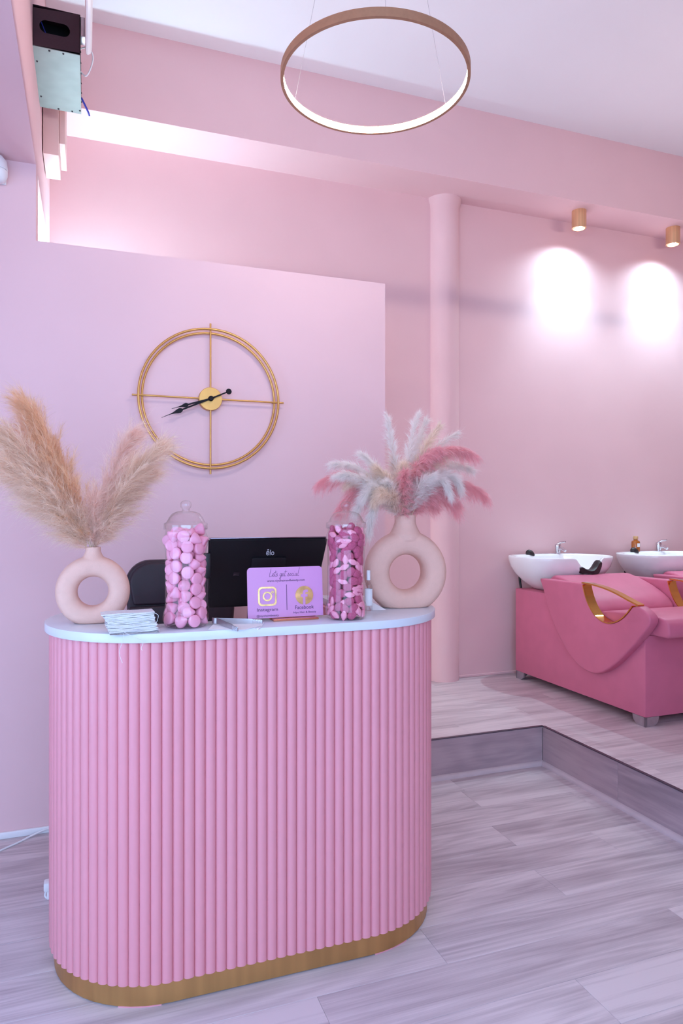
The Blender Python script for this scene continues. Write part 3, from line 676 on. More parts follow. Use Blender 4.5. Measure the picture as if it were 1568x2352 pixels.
for lab, (tx, ty, dy), (cx, cy_), rad, n, sl, m in spec:
    pk = m == 'pinkplume'; n = int(n * 1.7); sl *= 1.2; rad *= 1.15
    if m == 'cream': lab = lab.replace('white', 'cream')
    if m == 'whiteplume' and lab == CR: lab = lab.replace('cream', 'white')
    plume(lab, GR, NR + Vector((random.uniform(-.016, .016), random.uniform(-.016, .016), 0)), rp(cx, cy_, dy * 0.6), rp(tx, ty, dy), int(n * (3.0 if pk else 2.8)), M[m], nb=int(n / (22 if pk else 10)), lb=sl * (1.15 if pk else 0.85), hair=0.024 if pk else 0.026, tipw=0.6 if pk else 0.5, start=0.12, droop=0.55 if pk else 0.12, ang=(0.25, 0.9) if pk else (0.3, 0.85), wd=0.0004, wild=0.34 if pk else 0.22)

# ================================================================== SWEET JARS
JP = [(0.0, 0.003), (0.030, 0.003), (0.052, 0.0), (0.060, 0.005), (0.0655, 0.018), (0.066, 0.030), (0.0635, 0.044), (0.0600, 0.056), (0.0590, 0.07), (0.0590, 0.215), (0.0605, 0.228), (0.0640, 0.240), (0.0652, 0.252), (0.0630, 0.264), (0.0585, 0.274), (0.0580, 0.284), (0.0600, 0.288), (0.0600, 0.296)]
LP = [(0.0625, 0.284), (0.0635, 0.288), (0.0630, 0.296), (0.0625, 0.302), (0.0560, 0.305), (0.0535, 0.309), (0.048, 0.320), (0.040, 0.330), (0.028, 0.336), (0.013, 0.338), (0.010, 0.342)]
KP = [(0.010, 0.340), (0.0105, 0.344), (0.0150, 0.349), (0.0165, 0.356), (0.0150, 0.363), (0.010, 0.3675), (0.0, 0.369)]
def jar(label, loc):
    t = thing('sweet_jar', label, 'jar', loc, 0, 'sweet jars on the counter')
    lathe('jar_body', JP, M['jar'], t, 56, smooth=1.2)
    l = lathe('lid', LP, M['lid'], t, 56, smooth=1.2); lathe('knob', KP, M['lid'], l, 32, smooth=1.2)
    return t
JL = Vector((0.266, 2.067, ZS1 + 0.0004)); JR = Vector((0.762, 2.050, ZS1 + 0.0004))
jar('clear lidded sweet jar filled with round pink foam candies', JL); jar('clear lidded sweet jar filled with sugared jellies and pink lozenges', JR)
def jr(z):
    return float(np.interp(z, [p[1] for p in JP[3:]], [p[0] for p in JP[3:]])) - 0.0015
def pack(r0, r1, zmax, nmax, seed):
    rg = np.random.default_rng(seed); P = np.zeros((0, 4))
    while len(P) < nmax:
        r = rg.uniform(r0, r1); best = None
        for _ in range(70):
            rad = (0.0575 - r) * (1.0 if rg.random() < 0.6 else math.sqrt(rg.random())); a = rg.uniform(0, 2 * PI)
            x, y = rad * math.cos(a), rad * math.sin(a); z = r + 0.005
            if len(P):
                dd = (r + P[:, 3]) * 0.93; h2 = dd ** 2 - (P[:, 0] - x) ** 2 - (P[:, 1] - y) ** 2
                ok = h2 > 0
                if ok.any(): z = max(z, float((P[ok, 2] + np.sqrt(h2[ok])).max()))
            if best is None or z < best[2]: best = (x, y, z)
        if best[2] > zmax: break
        x, y, z = best; rad = math.hypot(x, y)
        room = jr(z) - r
        if rad > 0.5 * room and rad > 1e-6: x, y = x / rad * room, y / rad * room     # press outer ones against the glass
        P = np.vstack([P, [x, y, z, r]])
    return P
def rot(): return (random.uniform(0, 2 * PI), random.uniform(0, 2 * PI), random.uniform(0, 2 * PI))
bm = bmesh.new(); bm_lathe(bm, [(0, -0.0128), (0.0145, -0.0128), (0.0178, -0.0108), (0.0184, -0.0070), (0.0174, -0.002), (0.0138, 0.006), (0.0085, 0.0135), (0.0038, 0.0188), (0, 0.0205)], 18)
bmesh.ops.recalc_face_normals(bm, faces=bm.faces); cm = bpy.data.meshes.new('foam_candy'); bm.to_mesh(cm); bm.free(); shade(cm); cm.materials.append(M['foam'])
for x, y, z, r in pack(0.0158, 0.0170, 0.283, 105, 3):
    o = link('foam_candy', cm, None, None, loc=JL + Vector((x, y, z))); o.rotation_euler = rot()
    # flat base or flank towards the glass
    if random.random() < 0.55:
        q = Vector((-x, -y, random.uniform(-0.02, 0.02))); o.rotation_euler = q.to_track_quat('Z', 'Y').to_euler()
    tag(o, 'round pink foam candy inside the clear sweet jar', 'candy', 'foam candies in the jar')
bm = bmesh.new(); bmesh.ops.create_uvsphere(bm, u_segments=10, v_segments=6, radius=1.0)
for v in bm.verts:
    c = v.co; v.co = Vector((0.0175 * math.copysign(abs(c.x) ** 0.8, c.x), 0.0138 * math.copysign(abs(c.y) ** 0.8, c.y), 0.0085 * math.copysign(abs(c.z) ** 0.6, c.z)))
jm = bpy.data.meshes.new('jelly_candy'); bm.to_mesh(jm); bm.free(); shade(jm); jm.materials.append(M['jelly'])
bm = bmesh.new(); bmesh.ops.create_uvsphere(bm, u_segments=12, v_segments=8, radius=1.0)
for v in bm.verts:
    c = v.co; tp = 1 - 0.55 * abs(c.x) ** 1.5; v.co = Vector((0.0180 * c.x, 0.0096 * math.copysign(abs(c.y) ** 0.7, c.y) * tp, 0.0058 * math.copysign(abs(c.z) ** 0.6, c.z)))
lm = bpy.data.meshes.new('lozenge_candy'); bm.to_mesh(lm); bm.free(); shade(lm); lm.materials.append(M['lozenge'])
for i, (x, y, z, r) in enumerate(pack(0.0118, 0.0136, 0.287, 290, 5)):
    lz = random.random() < 0.42
    o = link('lozenge_candy' if lz else 'jelly_candy', lm if lz else jm, None, None, loc=JR + Vector((x, y, z)))
    o.rotation_euler = Vector((x, y, random.uniform(-0.01, 0.01))).to_track_quat('Z', 'Y').to_euler(); o.rotation_euler.rotate_axis('Z', random.uniform(0, PI))
    if lz: o.location -= Vector((x, y, 0)) * -0.05; tag(o, 'smooth pale pink lozenge candy inside the clear sweet jar', 'candy', 'lozenges in the jar')
    else: tag(o, 'sugared dark pink jelly candy inside the clear sweet jar', 'candy', 'sugared jellies in the jar')

# ================================================================== GAUZE WIPES
gbase = Vector((0.115, 2.015, ZS1)); gz = ZS1 + 0.0006; NG = 26
for k in range(NG):
    last = k == NG - 1; th = 0.00222
    w2 = 0.064 + random.uniform(-0.003, 0.003) + (0.006 if k > NG - 3 else 0); d2 = 0.035 + random.uniform(-0.0025, 0.0025)
    bm = bmesh.new(); nx = 14
    ph = random.uniform(0, 6); am_ = 0.0010
    def pt(i, j, zz):
        x = -w2 + 2 * w2 * i / nx
        return (x, (-d2, 0, d2)[j] + random.uniform(-0.0012, 0.0012), zz + am_ * math.sin(i * 0.7 + ph) * 0.5 + (-0.002 if (last and i in (0,)) else 0))
    up = [[bm.verts.new(pt(i, j, th)) for j in range(3)] for i in range(nx + 1)]; dn = [[bm.verts.new((v.co.x, v.co.y, v.co.z - th + 0.0004)) for v in r] for r in up]
    for i in range(nx):
        for j in range(2):
            bm.faces.new((up[i][j], up[i + 1][j], up[i + 1][j + 1], up[i][j + 1])); bm.faces.new((dn[i][j], dn[i][j + 1], dn[i + 1][j + 1], dn[i + 1][j]))
        bm.faces.new((up[i][0], dn[i][0], dn[i + 1][0], up[i + 1][0])); bm.faces.new((up[i][2], up[i + 1][2], dn[i + 1][2], dn[i][2]))
    for e in (0, nx):
        for j in range(2): bm.faces.new((up[e][j], up[e][j + 1], dn[e][j + 1], dn[e][j]))
    g = from_bm('gauze_wipe', bm, M['gauzedark'] if k in (0, 1) else M['gauze'], None, 0.5)
    g.location = (gbase.x + random.uniform(-0.002, 0.002) - 0.0006 * k, gbase.y + random.uniform(-0.001, 0.001), gz + k * th); g.rotation_euler = (0, 0, math.radians(2 + random.uniform(-1, 1)))
    tag(g, 'folded white gauze wipe in the stack before the small ring vase', 'gauze wipe', 'stacked gauze wipes')
    if last: g['label'] = 'topmost folded white gauze wipe of the stack before the small ring vase'
    if k in (0, 1): g['label'] = 'greyish folded gauze wipe at the bottom of the gauze stack'
    if k in (1, 4):
        f = -1 if k == 1 else 0.3
        tube('loose_thread', catmull([(-0.03 * (1 if k == 1 else -0.6), -d2, 0.001), (-0.028, -d2 - 0.012, 0.002), (-0.03 if k == 1 else 0.02, -d2 - 0.020, -0.012 - 0.0033 * k), (-0.040 if k == 1 else 0.018, -d2 - 0.021, -0.045), (-0.032 if k == 1 else 0.021, -d2 - 0.022, -0.075 if k == 1 else -0.052)], 6), 0.0006, M['gauze'], g, 5)
    if k == NG - 2: tube('loose_thread', catmull([(w2, -d2, 0.001), (w2 + 0.008, -d2 - 0.002, -0.006), (w2 + 0.004, -d2 - 0.004, -0.022), (w2 - 0.002, -d2, -0.03)], 6), 0.0006, M['gauze'], g, 5)

# ================================================================== TONGS, PAPER, FILM
pc = [onZ(px, py, ZS1 + 0.0006) for px, py in ((478, 1446), (560, 1447), (602, 1437), (600, 1422), (500, 1424))]
tag(prism('paper_napkin', pc, (0, 0, 0.0006), M['paper']), 'white paper napkin lying under the metal tongs', 'napkin')
fc = catmull([onZ(px, py, ZS1 + 0.0018) for px, py in ((585, 1443), (592, 1447), (600, 1440), (606, 1430))], 6)
tag(tube('clear_tie', [p + Vector((0, 0, 0.001)) for p in fc], 0.0013, M['white']), 'thin curled white tie beside the tongs', 'tie')
hg = onZ(494, 1425, ZS1 + 0.012); t1 = onZ(602, 1428, ZS1 + 0.006); t2 = onZ(546, 1446, ZS1 + 0.006)
tg = thing('tongs', 'small silver metal serving tongs lying open on the counter', 'tongs', hg)
def strip(name, pts, w, th, m, parent):
    pts = [Vector(p) for p in pts]; bm = bmesh.new(); rings = []
    for i, p in enumerate(pts):
        t = (pts[min(i + 1, len(pts) - 1)] - pts[max(i - 1, 0)]).normalized(); sd = t.cross(Vector((0, 0, 1))).normalized(); ww = w[i] if isinstance(w, list) else w
        up = Vector((0, 0, 1))
        rings.append([bm.verts.new(p + sd * a * th / 2 + up * b * ww / 2) for a, b in ((-1, -1), (1, -1), (1, 1), (-1, 1))])
    for A, B in zip(rings, rings[1:]):
        for k in range(4): bm.faces.new((A[k], A[(k + 1) % 4], B[(k + 1) % 4], B[k]))
    bm.faces.new(rings[0]); bm.faces.new(rings[-1])
    return from_bm(name, bm, m, parent, 0.7)
d1, d2_ = t1 - hg, t2 - hg
strip('arm', catmull([(0, 0.0, 0), d1 * 0.3 + Vector((0, 0.002, 0)), d1 * 0.7, d1], 5), [0.016] * 12 + [0.010] * 4, 0.0022, M['steel'], tg)
strip('arm', catmull([(0, -0.0, 0), d2_ * 0.3 + Vector((0.002, -0.002, 0)), d2_ * 0.7, d2_], 5), [0.016] * 12 + [0.010] * 4, 0.0022, M['steel'], tg)
strip('spring_bend', catmull([d1 * 0.06, (-0.006, 0.005, 0), (-0.008, -0.001, 0), (-0.005, -0.006, 0), d2_ * 0.06], 5), 0.0165, 0.0024, M['steel'], tg)
for d in (d1, d2_):
    for k in range(6):
        q = d * (0.80 + 0.035 * k); tube('grip_rib', [q + Vector((0, 0, -0.004)), q + Vector((0, 0, 0.006))], 0.0018, M['chrome'], tg, 5)

# ================================================================== SOCIAL SIGN
SG = Vector((0.577, 2.088, ZS1)); sg = thing('counter_sign', 'lilac-pink counter sign with gold social icons on a rose gold foot', 'sign', SG, math.radians(0))
W2, H0, H1, rcn = 0.1215, 0.008, 0.164, 0.012
tl = math.radians(5)
pan = empty('panel_dummy') if False else None
rect = []
for cx, cz, a0 in ((W2 - rcn, H1 - rcn, 0), (-W2 + rcn, H1 - rcn, PI / 2)):
    rect += [(cx + rcn * math.cos(a0 + PI / 2 * k / 6), cz + rcn * math.sin(a0 + PI / 2 * k / 6)) for k in range(7)]
rect += [(-W2, H0), (W2, H0)]
def face_card(o):
    """lean the card's pieces back by tl about the foot"""
    me = o.data; mt = Matrix.Rotation(-tl, 4, 'X'); me.transform(mt); return o
cd = face_card(prism('card', [Vector((x, 0.0, z)) for x, z in rect], (0, 0.003, 0), M['card'], sg))
def gz_(pz): return H0 + (1418 - pz) / 1590 * 2.17           # pixel row to height on the card
def gx_(px): return (px - 645.5) / 1590 * 2.17
def ctext(n, b, w_, x, z, m='print', h=None): return face_card(text(n, b, w_, M[m], cd, (x, -0.0002, z), 0.0005, h))
ctext('web_lettering', 'www.niyohairandbeauty.com', 0.122, 0.002, H0 + 0.1130, h=0.0092)
ctext('caption_lettering', 'Instagram', 0.066, -0.0595, H0 + 0.0245, h=0.0135)
ctext('handle_lettering', '@niyohairnbeauty', 0.070, -0.0590, H0 + 0.0065, h=0.0085)
ctext('caption_lettering', 'Facebook', 0.061, 0.0600, H0 + 0.0285, h=0.0115)
ctext('name_lettering', 'Niyo Hair & Beauty', 0.0745, 0.0605, H0 + 0.0120, h=0.0072)
face_card(box('divider_line', 0.0020, 0.0036, -0.0007, -0.0001, H0 + 0.022, H0 + 0.101, M['print'], cd))
# handwritten title as pen strokes
def stroke(pts, parent, ox, oz, sx, sz):
    p = catmull([Vector((ox + x * sx + z * sz * 0.18, -0.0004, oz + z * sz)) for x, z in pts], 5)
    return bm_tube(bmw, p, 0.00048, 5)
bmw = bmesh.new()
def e_(x): return [(x, .18), (x + .16, .22), (x + .2, .36), (x + .08, .42), (x, .25), (x + .06, .03), (x + .22, .06), (x + .32, .16)]
def word(let):
    for pts in let: stroke(pts, None, -0.050, H0 + 0.1270, 0.0218, 0.022)
word([[(.0, 1.15), (-.05, .5), (-.06, .0), (.15, .06), (.42, .12)], e_(.34), [(.74, .85), (.68, .2), (.74, .0), (.86, .1)], [(.54, .58), (.98, .64)], [(.86, .1), (1.02, .46), (1.01, .32), (1.10, .16), (1.02, .0), (.92, .05)],
      [(1.66, .36), (1.52, .42), (1.42, .2), (1.50, .05), (1.64, .18), (1.68, .4), (1.66, -.1), (1.56, -.42), (1.46, -.3), (1.6, -.02), (1.80, .14)], e_(1.80), [(2.22, .9), (2.14, .2), (2.20, .0), (2.32, .1)], [(2.02, .60), (2.46, .66)],
      [(2.56, .04), (2.73, .46), (2.72, .32), (2.82, .16), (2.74, .0), (2.62, .05)], [(3.02, .40), (2.90, .2), (2.98, .02), (3.10, .2), (3.02, .40)], [(3.40, .36), (3.28, .38), (3.20, .15), (3.30, .0), (3.44, .12)], [(3.52, .38), (3.50, .08), (3.60, .04), (3.66, .14)], [(3.56, .58), (3.57, .62)],
      [(3.92, .36), (3.78, .36), (3.72, .12), (3.82, .02), (3.92, .2), (3.94, .38), (3.93, .06), (4.04, .06)], [(4.22, 1.2), (4.12, .3), (4.16, .0), (4.32, .08)]])
face_card(from_bm('title_lettering', bmw, M['print'], cd, 1.5))
# camera icon: rounded square ring, ring, dot
def ring2d(name, outer, inner, m, parent, y0=-0.0022, y1=0.0):
    bm = bmesh.new(); n = len(outer)
    A = [bm.verts.new((p[0], y0, p[1])) for p in outer]; B = [bm.verts.new((p[0], y0, p[1])) for p in inner]; D = [bm.verts.new((p[0], y1, p[1])) for p in outer]; E = [bm.verts.new((p[0], y1, p[1])) for p in inner]
    for k in range(n):
        q = (k + 1) % n
        bm.faces.new((A[k], A[q], B[q], B[k])); bm.faces.new((A[k], D[k], D[q], A[q])); bm.faces.new((B[k], B[q], E[q], E[k]))
    return face_card(from_bm(name, bm, m, parent, 0.7))
def rsq(cx, cz, h, r, n=7):
    out = []
    for sx, sz, a0 in ((1, 1, 0), (-1, 1, PI / 2), (-1, -1, PI), (1, -1, 1.5 * PI)):
        out += [(cx + sx * (h - r) + r * math.cos(a0 + PI / 2 * k / (n - 1)), cz + sz * (h - r) + r * math.sin(a0 + PI / 2 * k / (n - 1))) for k in range(n)]
    return out
def cir(cx, cz, r, n=36): return [(cx + r * math.cos(2 * PI * k / n), cz + r * math.sin(2 * PI * k / n)) for k in range(n)]
ix, iz = -0.0595, H0 + 0.0665
ring2d('gold_icon_frame', rsq(ix, iz, 0.0295, 0.0125), rsq(ix, iz, 0.0240, 0.009), M['goldfoil'], cd)
ring2d('gold_icon_ring', cir(ix, iz, 0.0150), cir(ix, iz, 0.0102), M['goldfoil'], cd)
ring2d('gold_icon_dot', cir(ix + 0.0165, iz + 0.0125, 0.0042, 18), cir(ix + 0.0165, iz + 0.0125, 0.0018, 18), M['goldfoil'], cd)
fx, fz = 0.060, H0 + 0.0655
# disc with a cut-out letter: built as the disc minus the letter outline
letter = [(0.0035, -0.0285), (-0.0055, -0.0285), (-0.0055, -0.005), (-0.0115, -0.005), (-0.0115, 0.0035), (-0.0055, 0.0035), (-0.0055, 0.009), (-0.0035, 0.0145), (0.0015, 0.0175), (0.0125, 0.0175), (0.0125, 0.0095), (0.0065, 0.0095), (0.0038, 0.0075), (0.0035, 0.0035), (0.0118, 0.0035), (0.0105, -0.005), (0.0035, -0.005)]
def fc_(x, z): return (fx + x, fz + z)
rd = 0.0292
a1 = math.atan2(-math.sqrt(rd ** 2 - 0.0035 ** 2), 0.0035); a2 = math.atan2(-math.sqrt(rd ** 2 - 0.0055 ** 2), -0.0055)
outl = [fc_(rd * math.cos(a1 + (2 * PI + a2 - a1) * k / 40), rd * math.sin(a1 + (2 * PI + a2 - a1) * k / 40)) for k in range(41)] + [fc_(*p) for p in letter[2:]]
face_card(prism('gold_icon_disc', [Vector((x, -0.0020, z)) for x, z in outl], (0, 0.0019, 0), M['goldfoil'], cd))
box('foot', -0.048, 0.098, -0.026, -0.001, 0.0, 0.0065, M['rosegold'], sg, bev=0.001, seg=1)
box('foot', -0.048, 0.098, 0.0055, 0.026, 0.0, 0.0065, M['rosegold'], sg, bev=0.001, seg=1)

# ================================================================== TILL MONITOR
MN = Vector((0.577, 2.42, 0.885)); mo = thing('till_monitor', 'black touchscreen till monitor seen from behind on the counter desk', 'monitor', MN)
bm = bmesh.new()
yt, yb_ = -0.13, -0.015; zt, zb = 0.407, 0.165
fr = [(-0.207, yt, zt), (0.207, yt, zt), (0.190, yb_, zb), (-0.190, yb_, zb)]
bk = [(-0.207, yt + 0.022, zt + 0.004), (0.207, yt + 0.022, zt + 0.004), (0.196, yb_ + 0.03, zb + 0.004), (-0.196, yb_ + 0.03, zb + 0.004)]
A = [bm.verts.new(p) for p in fr]; B = [bm.verts.new(p) for p in bk]
bm.faces.new(A); bm.faces.new(B)
for k in range(4): bm.faces.new((A[k], A[(k + 1) % 4], B[(k + 1) % 4], B[k]))
bmesh.ops.recalc_face_normals(bm, faces=bm.faces)
bmesh.ops.bevel(bm, geom=list(bm.edges), offset=0.005, segments=3, affect='EDGES')
hs = from_bm('rear_housing', bm, M['blackplastic'], mo, 0.6)
box('top_edge', -0.203, 0.203, yt + 0.002, yt + 0.03, zt + 0.0015, zt + 0.0055, M['darkchrome'], mo, bev=0.0012)
nrm = (Vector(fr[3]) - Vector(fr[0])).cross(Vector(fr[1]) - Vector(fr[0])).normalized()
if nrm.y > 0: nrm = -nrm
dn_ = (Vector((0, yb_, zb)) - Vector((0, yt, zt))).normalized()
def onback(x, s, e=0.001): return Vector((x, yt, zt)) + dn_ * s + nrm * e
# raised arm cover and vent slots
def bq(name, x0, x1, s0, s1, e, m, parent):
    return prism(name, [onback(x0, s0, 0.0), onback(x1, s0, 0.0), onback(x1, s1, 0.0), onback(x0, s1, 0.0)], nrm * e, m, parent, bev=min(0.002, e * 0.4), seg=2)
bq('hinge_cover', -0.058, 0.062, 0.070, 0.20, 0.010, M['blackplastic'], hs)
for k in range(3): bq('vent_slot', -0.115, -0.095, 0.128 + 0.005 * k, 0.130 + 0.005 * k, 0.0012, M['darkchrome'], hs)
lg = text('maker_lettering', 'ēlo', 0.028, M['whitelogo'], hs, (0, 0, 0), 0.0008, 0.0225)
rotm = Matrix((Vector((1, 0, 0)), -nrm, -dn_)).transposed().to_4x4()
lg.data.transform(Matrix.Translation(onback(0.005, 0.052, 0.0004)) @ rotm)
box('card_reader', -0.232, -0.199, yt + 0.01, yt + 0.03, zt - 0.13, zt - 0.045, M['blackplastic'], mo, bev=0.004)
box('screen', -0.19, 0.19, yb_ + 0.036, yb_ + 0.038, zb + 0.02, zb + 0.03, M['blackplastic'], mo)
prism('stand_arm', [(-0.05, -0.03, 0.02), (-0.05, 0.03, 0.02), (-0.05, 0.0, 0.22), (-0.05, -0.05, 0.26)], (0.10, 0, 0), M['blackplastic'], mo, bev=0.004)
box('stand_base', -0.10, 0.10, -0.09, 0.10, 0.0, 0.022, M['blackplastic'], mo, bev=0.006)

# ================================================================== SMALL SPRAY BOTTLE AND PAPER
bt = thing('spray_bottle', 'slim clear bottle with white label behind the jar of sugared jellies', 'bottle', (0.893, 2.185, ZS1 + 0.0003))
lathe('bottle_body', [(0, 0), (0.0125, 0), (0.0135, 0.002), (0.0135, 0.082), (0.012, 0.090), (0.006, 0.098), (0.0055, 0.104)], M['lid'], bt, 24)
lathe('cap', [(0.0065, 0.104), (0.0065, 0.135), (0.0055, 0.137), (0, 0.137), ], M['white'], bt, 20)
lathe('label', [(0.0138, 0.018), (0.0138, 0.074)], M['paper'], bt, 24)
a = VR + Vector((-0.115, 0.0, 0.0008))
tag(prism('paper_slip', [Vector((0.905, 2.19, ZS1 + 0.0005)), Vector((0.955, 2.175, ZS1 + 0.0005)), Vector((0.925, 2.225, ZS1 + 0.022)), Vector((0.905, 2.225, ZS1 + 0.026))], (0, 0.0008, 0.0004), M['paper']), 'small folded white paper slip beside the large ring vase', 'paper')

# ================================================================== OFFICE CHAIR
oc = thing('office_chair', 'black padded office chair standing behind the counter', 'chair', (0.37, 2.86, 0))
def rounded_panel(w2, h, r, n=8, z0=0.0):
    out = [(-w2 * 0.92, z0), (w2 * 0.92, z0)]
    out += [(w2 - r + r * math.cos(PI / 2 * k / n), z0 + h - r + r * math.sin(PI / 2 * k / n)) for k in range(n + 1)]
    out += [(-w2 + r + r * math.cos(PI / 2 + PI / 2 * k / n), z0 + h - r + r * math.sin(PI / 2 + PI / 2 * k / n)) for k in range(n + 1)]
    return out
prism('backrest', [Vector((x, 0.10 + 0.10 * (z - 0.55), z)) for x, z in rounded_panel(0.228, 0.385, 0.10, 8, 0.795)], (0, 0.055, 0.0), M['black'], oc, bev=0.012, seg=4)
prism('back_cushion', [Vector((x, 0.085 + 0.10 * (z - 0.55), z)) for x, z in rounded_panel(0.214, 0.175, 0.088, 8, 0.995)], (0, 0.03, 0.0), M['black'], oc, bev=0.010, seg=4)
prism('back_cushion', [Vector((x, 0.075 + 0.10 * (z - 0.55), z)) for x, z in rounded_panel(0.222, 0.19, 0.02, 4, 0.80)], (0, 0.03, 0.0), M['black'], oc, bev=0.010, seg=4)
box('seat', -0.235, 0.235, -0.14, 0.18, 0.50, 0.575, M['black'], oc, bev=0.03, seg=4)
prism('back_bracket', [Vector((-0.03, 0.17, 0.50)), Vector((-0.03, 0.21, 0.50)), Vector((-0.03, 0.23, 0.86)), Vector((-0.03, 0.195, 0.86))], (0.06, 0, 0), M['blackplastic'], oc)
lathe('gas_post', [(0, 0.09), (0.028, 0.09), (0.028, 0.28), (0.018, 0.28), (0.018, 0.50), (0, 0.50)], M['chrome'], oc, 20)
for k in range(5):
    a = 2 * PI * k / 5 + 0.3; c, s = math.cos(a), math.sin(a)
    tube('base_leg', [(0.02 * c, 0.02 * s, 0.105), (0.15 * c, 0.15 * s, 0.085), (0.26 * c, 0.26 * s, 0.065)], [0.02, 0.016, 0.012], M['chrome'], oc, 8)
    lathe('caster', [(0, -0.02), (0.022, -0.02), (0.026, -0.015), (0.026, 0.015), (0.022, 0.02), (0, 0.02)], M['blackplastic'], oc, 18, (0.26 * c, 0.26 * s, 0.027), Matrix.Rotation(a, 3, 'Z') @ Matrix.Rotation(PI / 2, 3, 'X'))

# ================================================================== BACKWASH UNITS
WX = 3.15
def wp(cx, cy, X): return onX(1140 + cx / 3.664, 1200 + cy / 3.664, X)          # from a zoomed crop of the side panel
def wash_unit(label):
    t = thing('backwash_chair', label, 'salon chair', (WX, 3.55, STEP), 0, 'pink backwash chairs')
    O = Vector((WX, 3.55, STEP))
    L = lambda p: Vector(p) - O
    X0, X1 = 2.842, 3.458
    prof = [(2.975, 0.262), (4.20, 0.262), (4.20, 0.846), (3.84, 0.846), (3.70, 0.72), (2.975, 0.712)]
    prism('base_body', [L((X0, y, z)) for y, z in prof], (X1 - X0, 0, 0), M['vinyl'], t, bev=0.008, seg=2)
    # legs: folded plates with a rounded inner lower corner
    for lx, ly, sx, sy in ((X0 + 0.004, 2.979, 1, 1), (X1 - 0.004, 2.979, -1, 1), (X0 + 0.004, 4.196, 1, -1), (X1 - 0.004, 4.196, -1, -1)):
        q = [(0.0, 0.0), (0.055, 0.0), (0.075, 0.008), (0.088, 0.022), (0.094, 0.04), (0.095, 0.0525), (0.0, 0.0525)]
        bm = bmesh.new()
        bm_prism(bm, [Vector((lx, ly + sy * u, STEP + v)) - O for u, v in q], (sx * 0.012, 0, 0)); 
        bm_prism(bm, [Vector((lx + sx * u, ly, STEP + v)) - O for u, v in q], (0, sy * 0.012, 0))
        bmesh.ops.triangulate(bm, faces=[f for f in bm.faces if len(f.verts) > 4])
        from_bm('leg', bm, M['steel'], t, 0.5)
    # padded side panels, each with a gold handle loop
    edge = [(360, 470), (715, 512)]
    low = [(728, 560), (745, 625), (778, 710), (830, 790), (895, 838), (960, 850), (1030, 826), (1090, 775), (1138, 712)]
    rest = [(1190, 704), (1240, 742), (1282, 790), (1290, 840), (1268, 890), (1200, 980), (1110, 1080), (1010, 1180), (920, 1245), (845, 1272), (770, 1258), (690, 1205), (620, 1125), (555, 1020), (490, 880), (435, 730), (392, 570), (366, 490)]
    XP = 2.79
    e3 = [wp(*p, XP) for p in edge]; l3 = catmull([wp(*p, XP) for p in [(720, 520)] + low], 3); r3 = catmull([wp(*p, XP) for p in rest], 3)
    poly = e3 + l3[1:] + r3
    for sgn, xs, vec in ((1, XP, 0.062), (-1, 2 * WX - XP, -0.062)):
        pp = [Vector((xs, p.y, p.z)) - O for p in poly]
        sp = prism('side_panel', pp, (vec, 0, 0), M['vinyl'], t, bev=0.011, seg=3)
        up = catmull([wp(*p, XP) for p in [(716, 512), (800, 528), (900, 558), (1000, 602), (1090, 652), (1190, 705)]], 4)
        lo = catmull([wp(*p, XP) for p in [(1140, 708)] + low[::-1][1:] + [(722, 525)]], 4)
        def band(name, pts, off, th, wx=0.062):
            bm = bmesh.new(); rings = []
            for i, p in enumerate(pts):
                a = pts[max(0, i - 1)]; b = pts[min(len(pts) - 1, i + 1)]; tg_ = (b - a).normalized(); nn = Vector((0, -tg_.z, tg_.y))
                xa, xb = xs - sgn * 0.001, xs + sgn * (wx + 0.001)
                rings.append([bm.verts.new(Vector((xx, p.y, p.z)) + nn * u - O) for xx, u in ((xa, off), (xb, off), (xb, off + th), (xa, off + th))])
            for A, B in zip(rings, rings[1:]):
                for k in range(4): bm.faces.new((A[k], A[(k + 1) % 4], B[(k + 1) % 4], B[k]))
            bm.faces.new(rings[0]); bm.faces.new(rings[-1])
            return from_bm(name, bm, M['goldshine'], sp, 0.6)
        band('handle_bar', up, -0.008, 0.009, 0.040); band('handle_lining', lo, -0.001, 0.006)
    # cushions
    xa, xb = X0 + 0.012, X1 - 0.012
    bp = [(3.385, 0.735), (3.36, 0.79), (3.40, 0.845), (3.48, 0.890), (3.58, 0.930), (3.68, 0.958), (3.755, 0.972), (3.81, 0.962), (3.835, 0.925), (3.80, 0.86), (3.66, 0.77), (3.52, 0.725)]
    bb = catmull([L((xa, y, z)) for y, z in bp], 3, True)
    prism('back_cushion', bb, (xb - xa, 0, 0), M['vinyl'], t, bev=0.02, seg=4)
    sp_ = [(2.835, 0.716), (2.825, 0.745), (2.83, 0.79), (2.855, 0.815), (2.93, 0.828), (3.10, 0.818), (3.28, 0.806), (3.355, 0.79), (3.365, 0.745), (3.34, 0.716)]
    prism('seat_cushion', [L((xa + 0.004, y, z)) for y, z in sp_], (xb - xa - 0.008, 0, 0), M['vinyl'], t, bev=0.012, seg=3)
    # basin
    cxb, cyb = 3.095, 4.030
    A_, B_ = 0.362, 0.268; n = 96; nx_ = 3.134
    lv = [  # (scale, z, centre dy, y squeeze)  outside from foot to rim, then deck and inside
        (0.44, 0.846, 0.03, 1.0), (0.52, 0.862, 0.025, 1.0), (0.70, 0.905, 0.015, 1.0), (0.86, 0.960, 0.006, 1.0), (0.955, 1.010, 0.0, 1.0), (0.99, 1.050, 0.0, 1.0), (1.0, 1.072, 0.0, 1.0), (0.994, 1.079, 0.0, 1.0), (0.975, 1.081, 0.0, 1.0), (0.945, 1.079, -0.028, 0.84), (0.93, 1.068, -0.030, 0.83), (0.86, 1.01, -0.030, 0.82), (0.70, 0.95, -0.02, 0.82), (0.40, 0.91, 0.0, 0.85), (0.08, 0.90, 0.0, 1.0)]
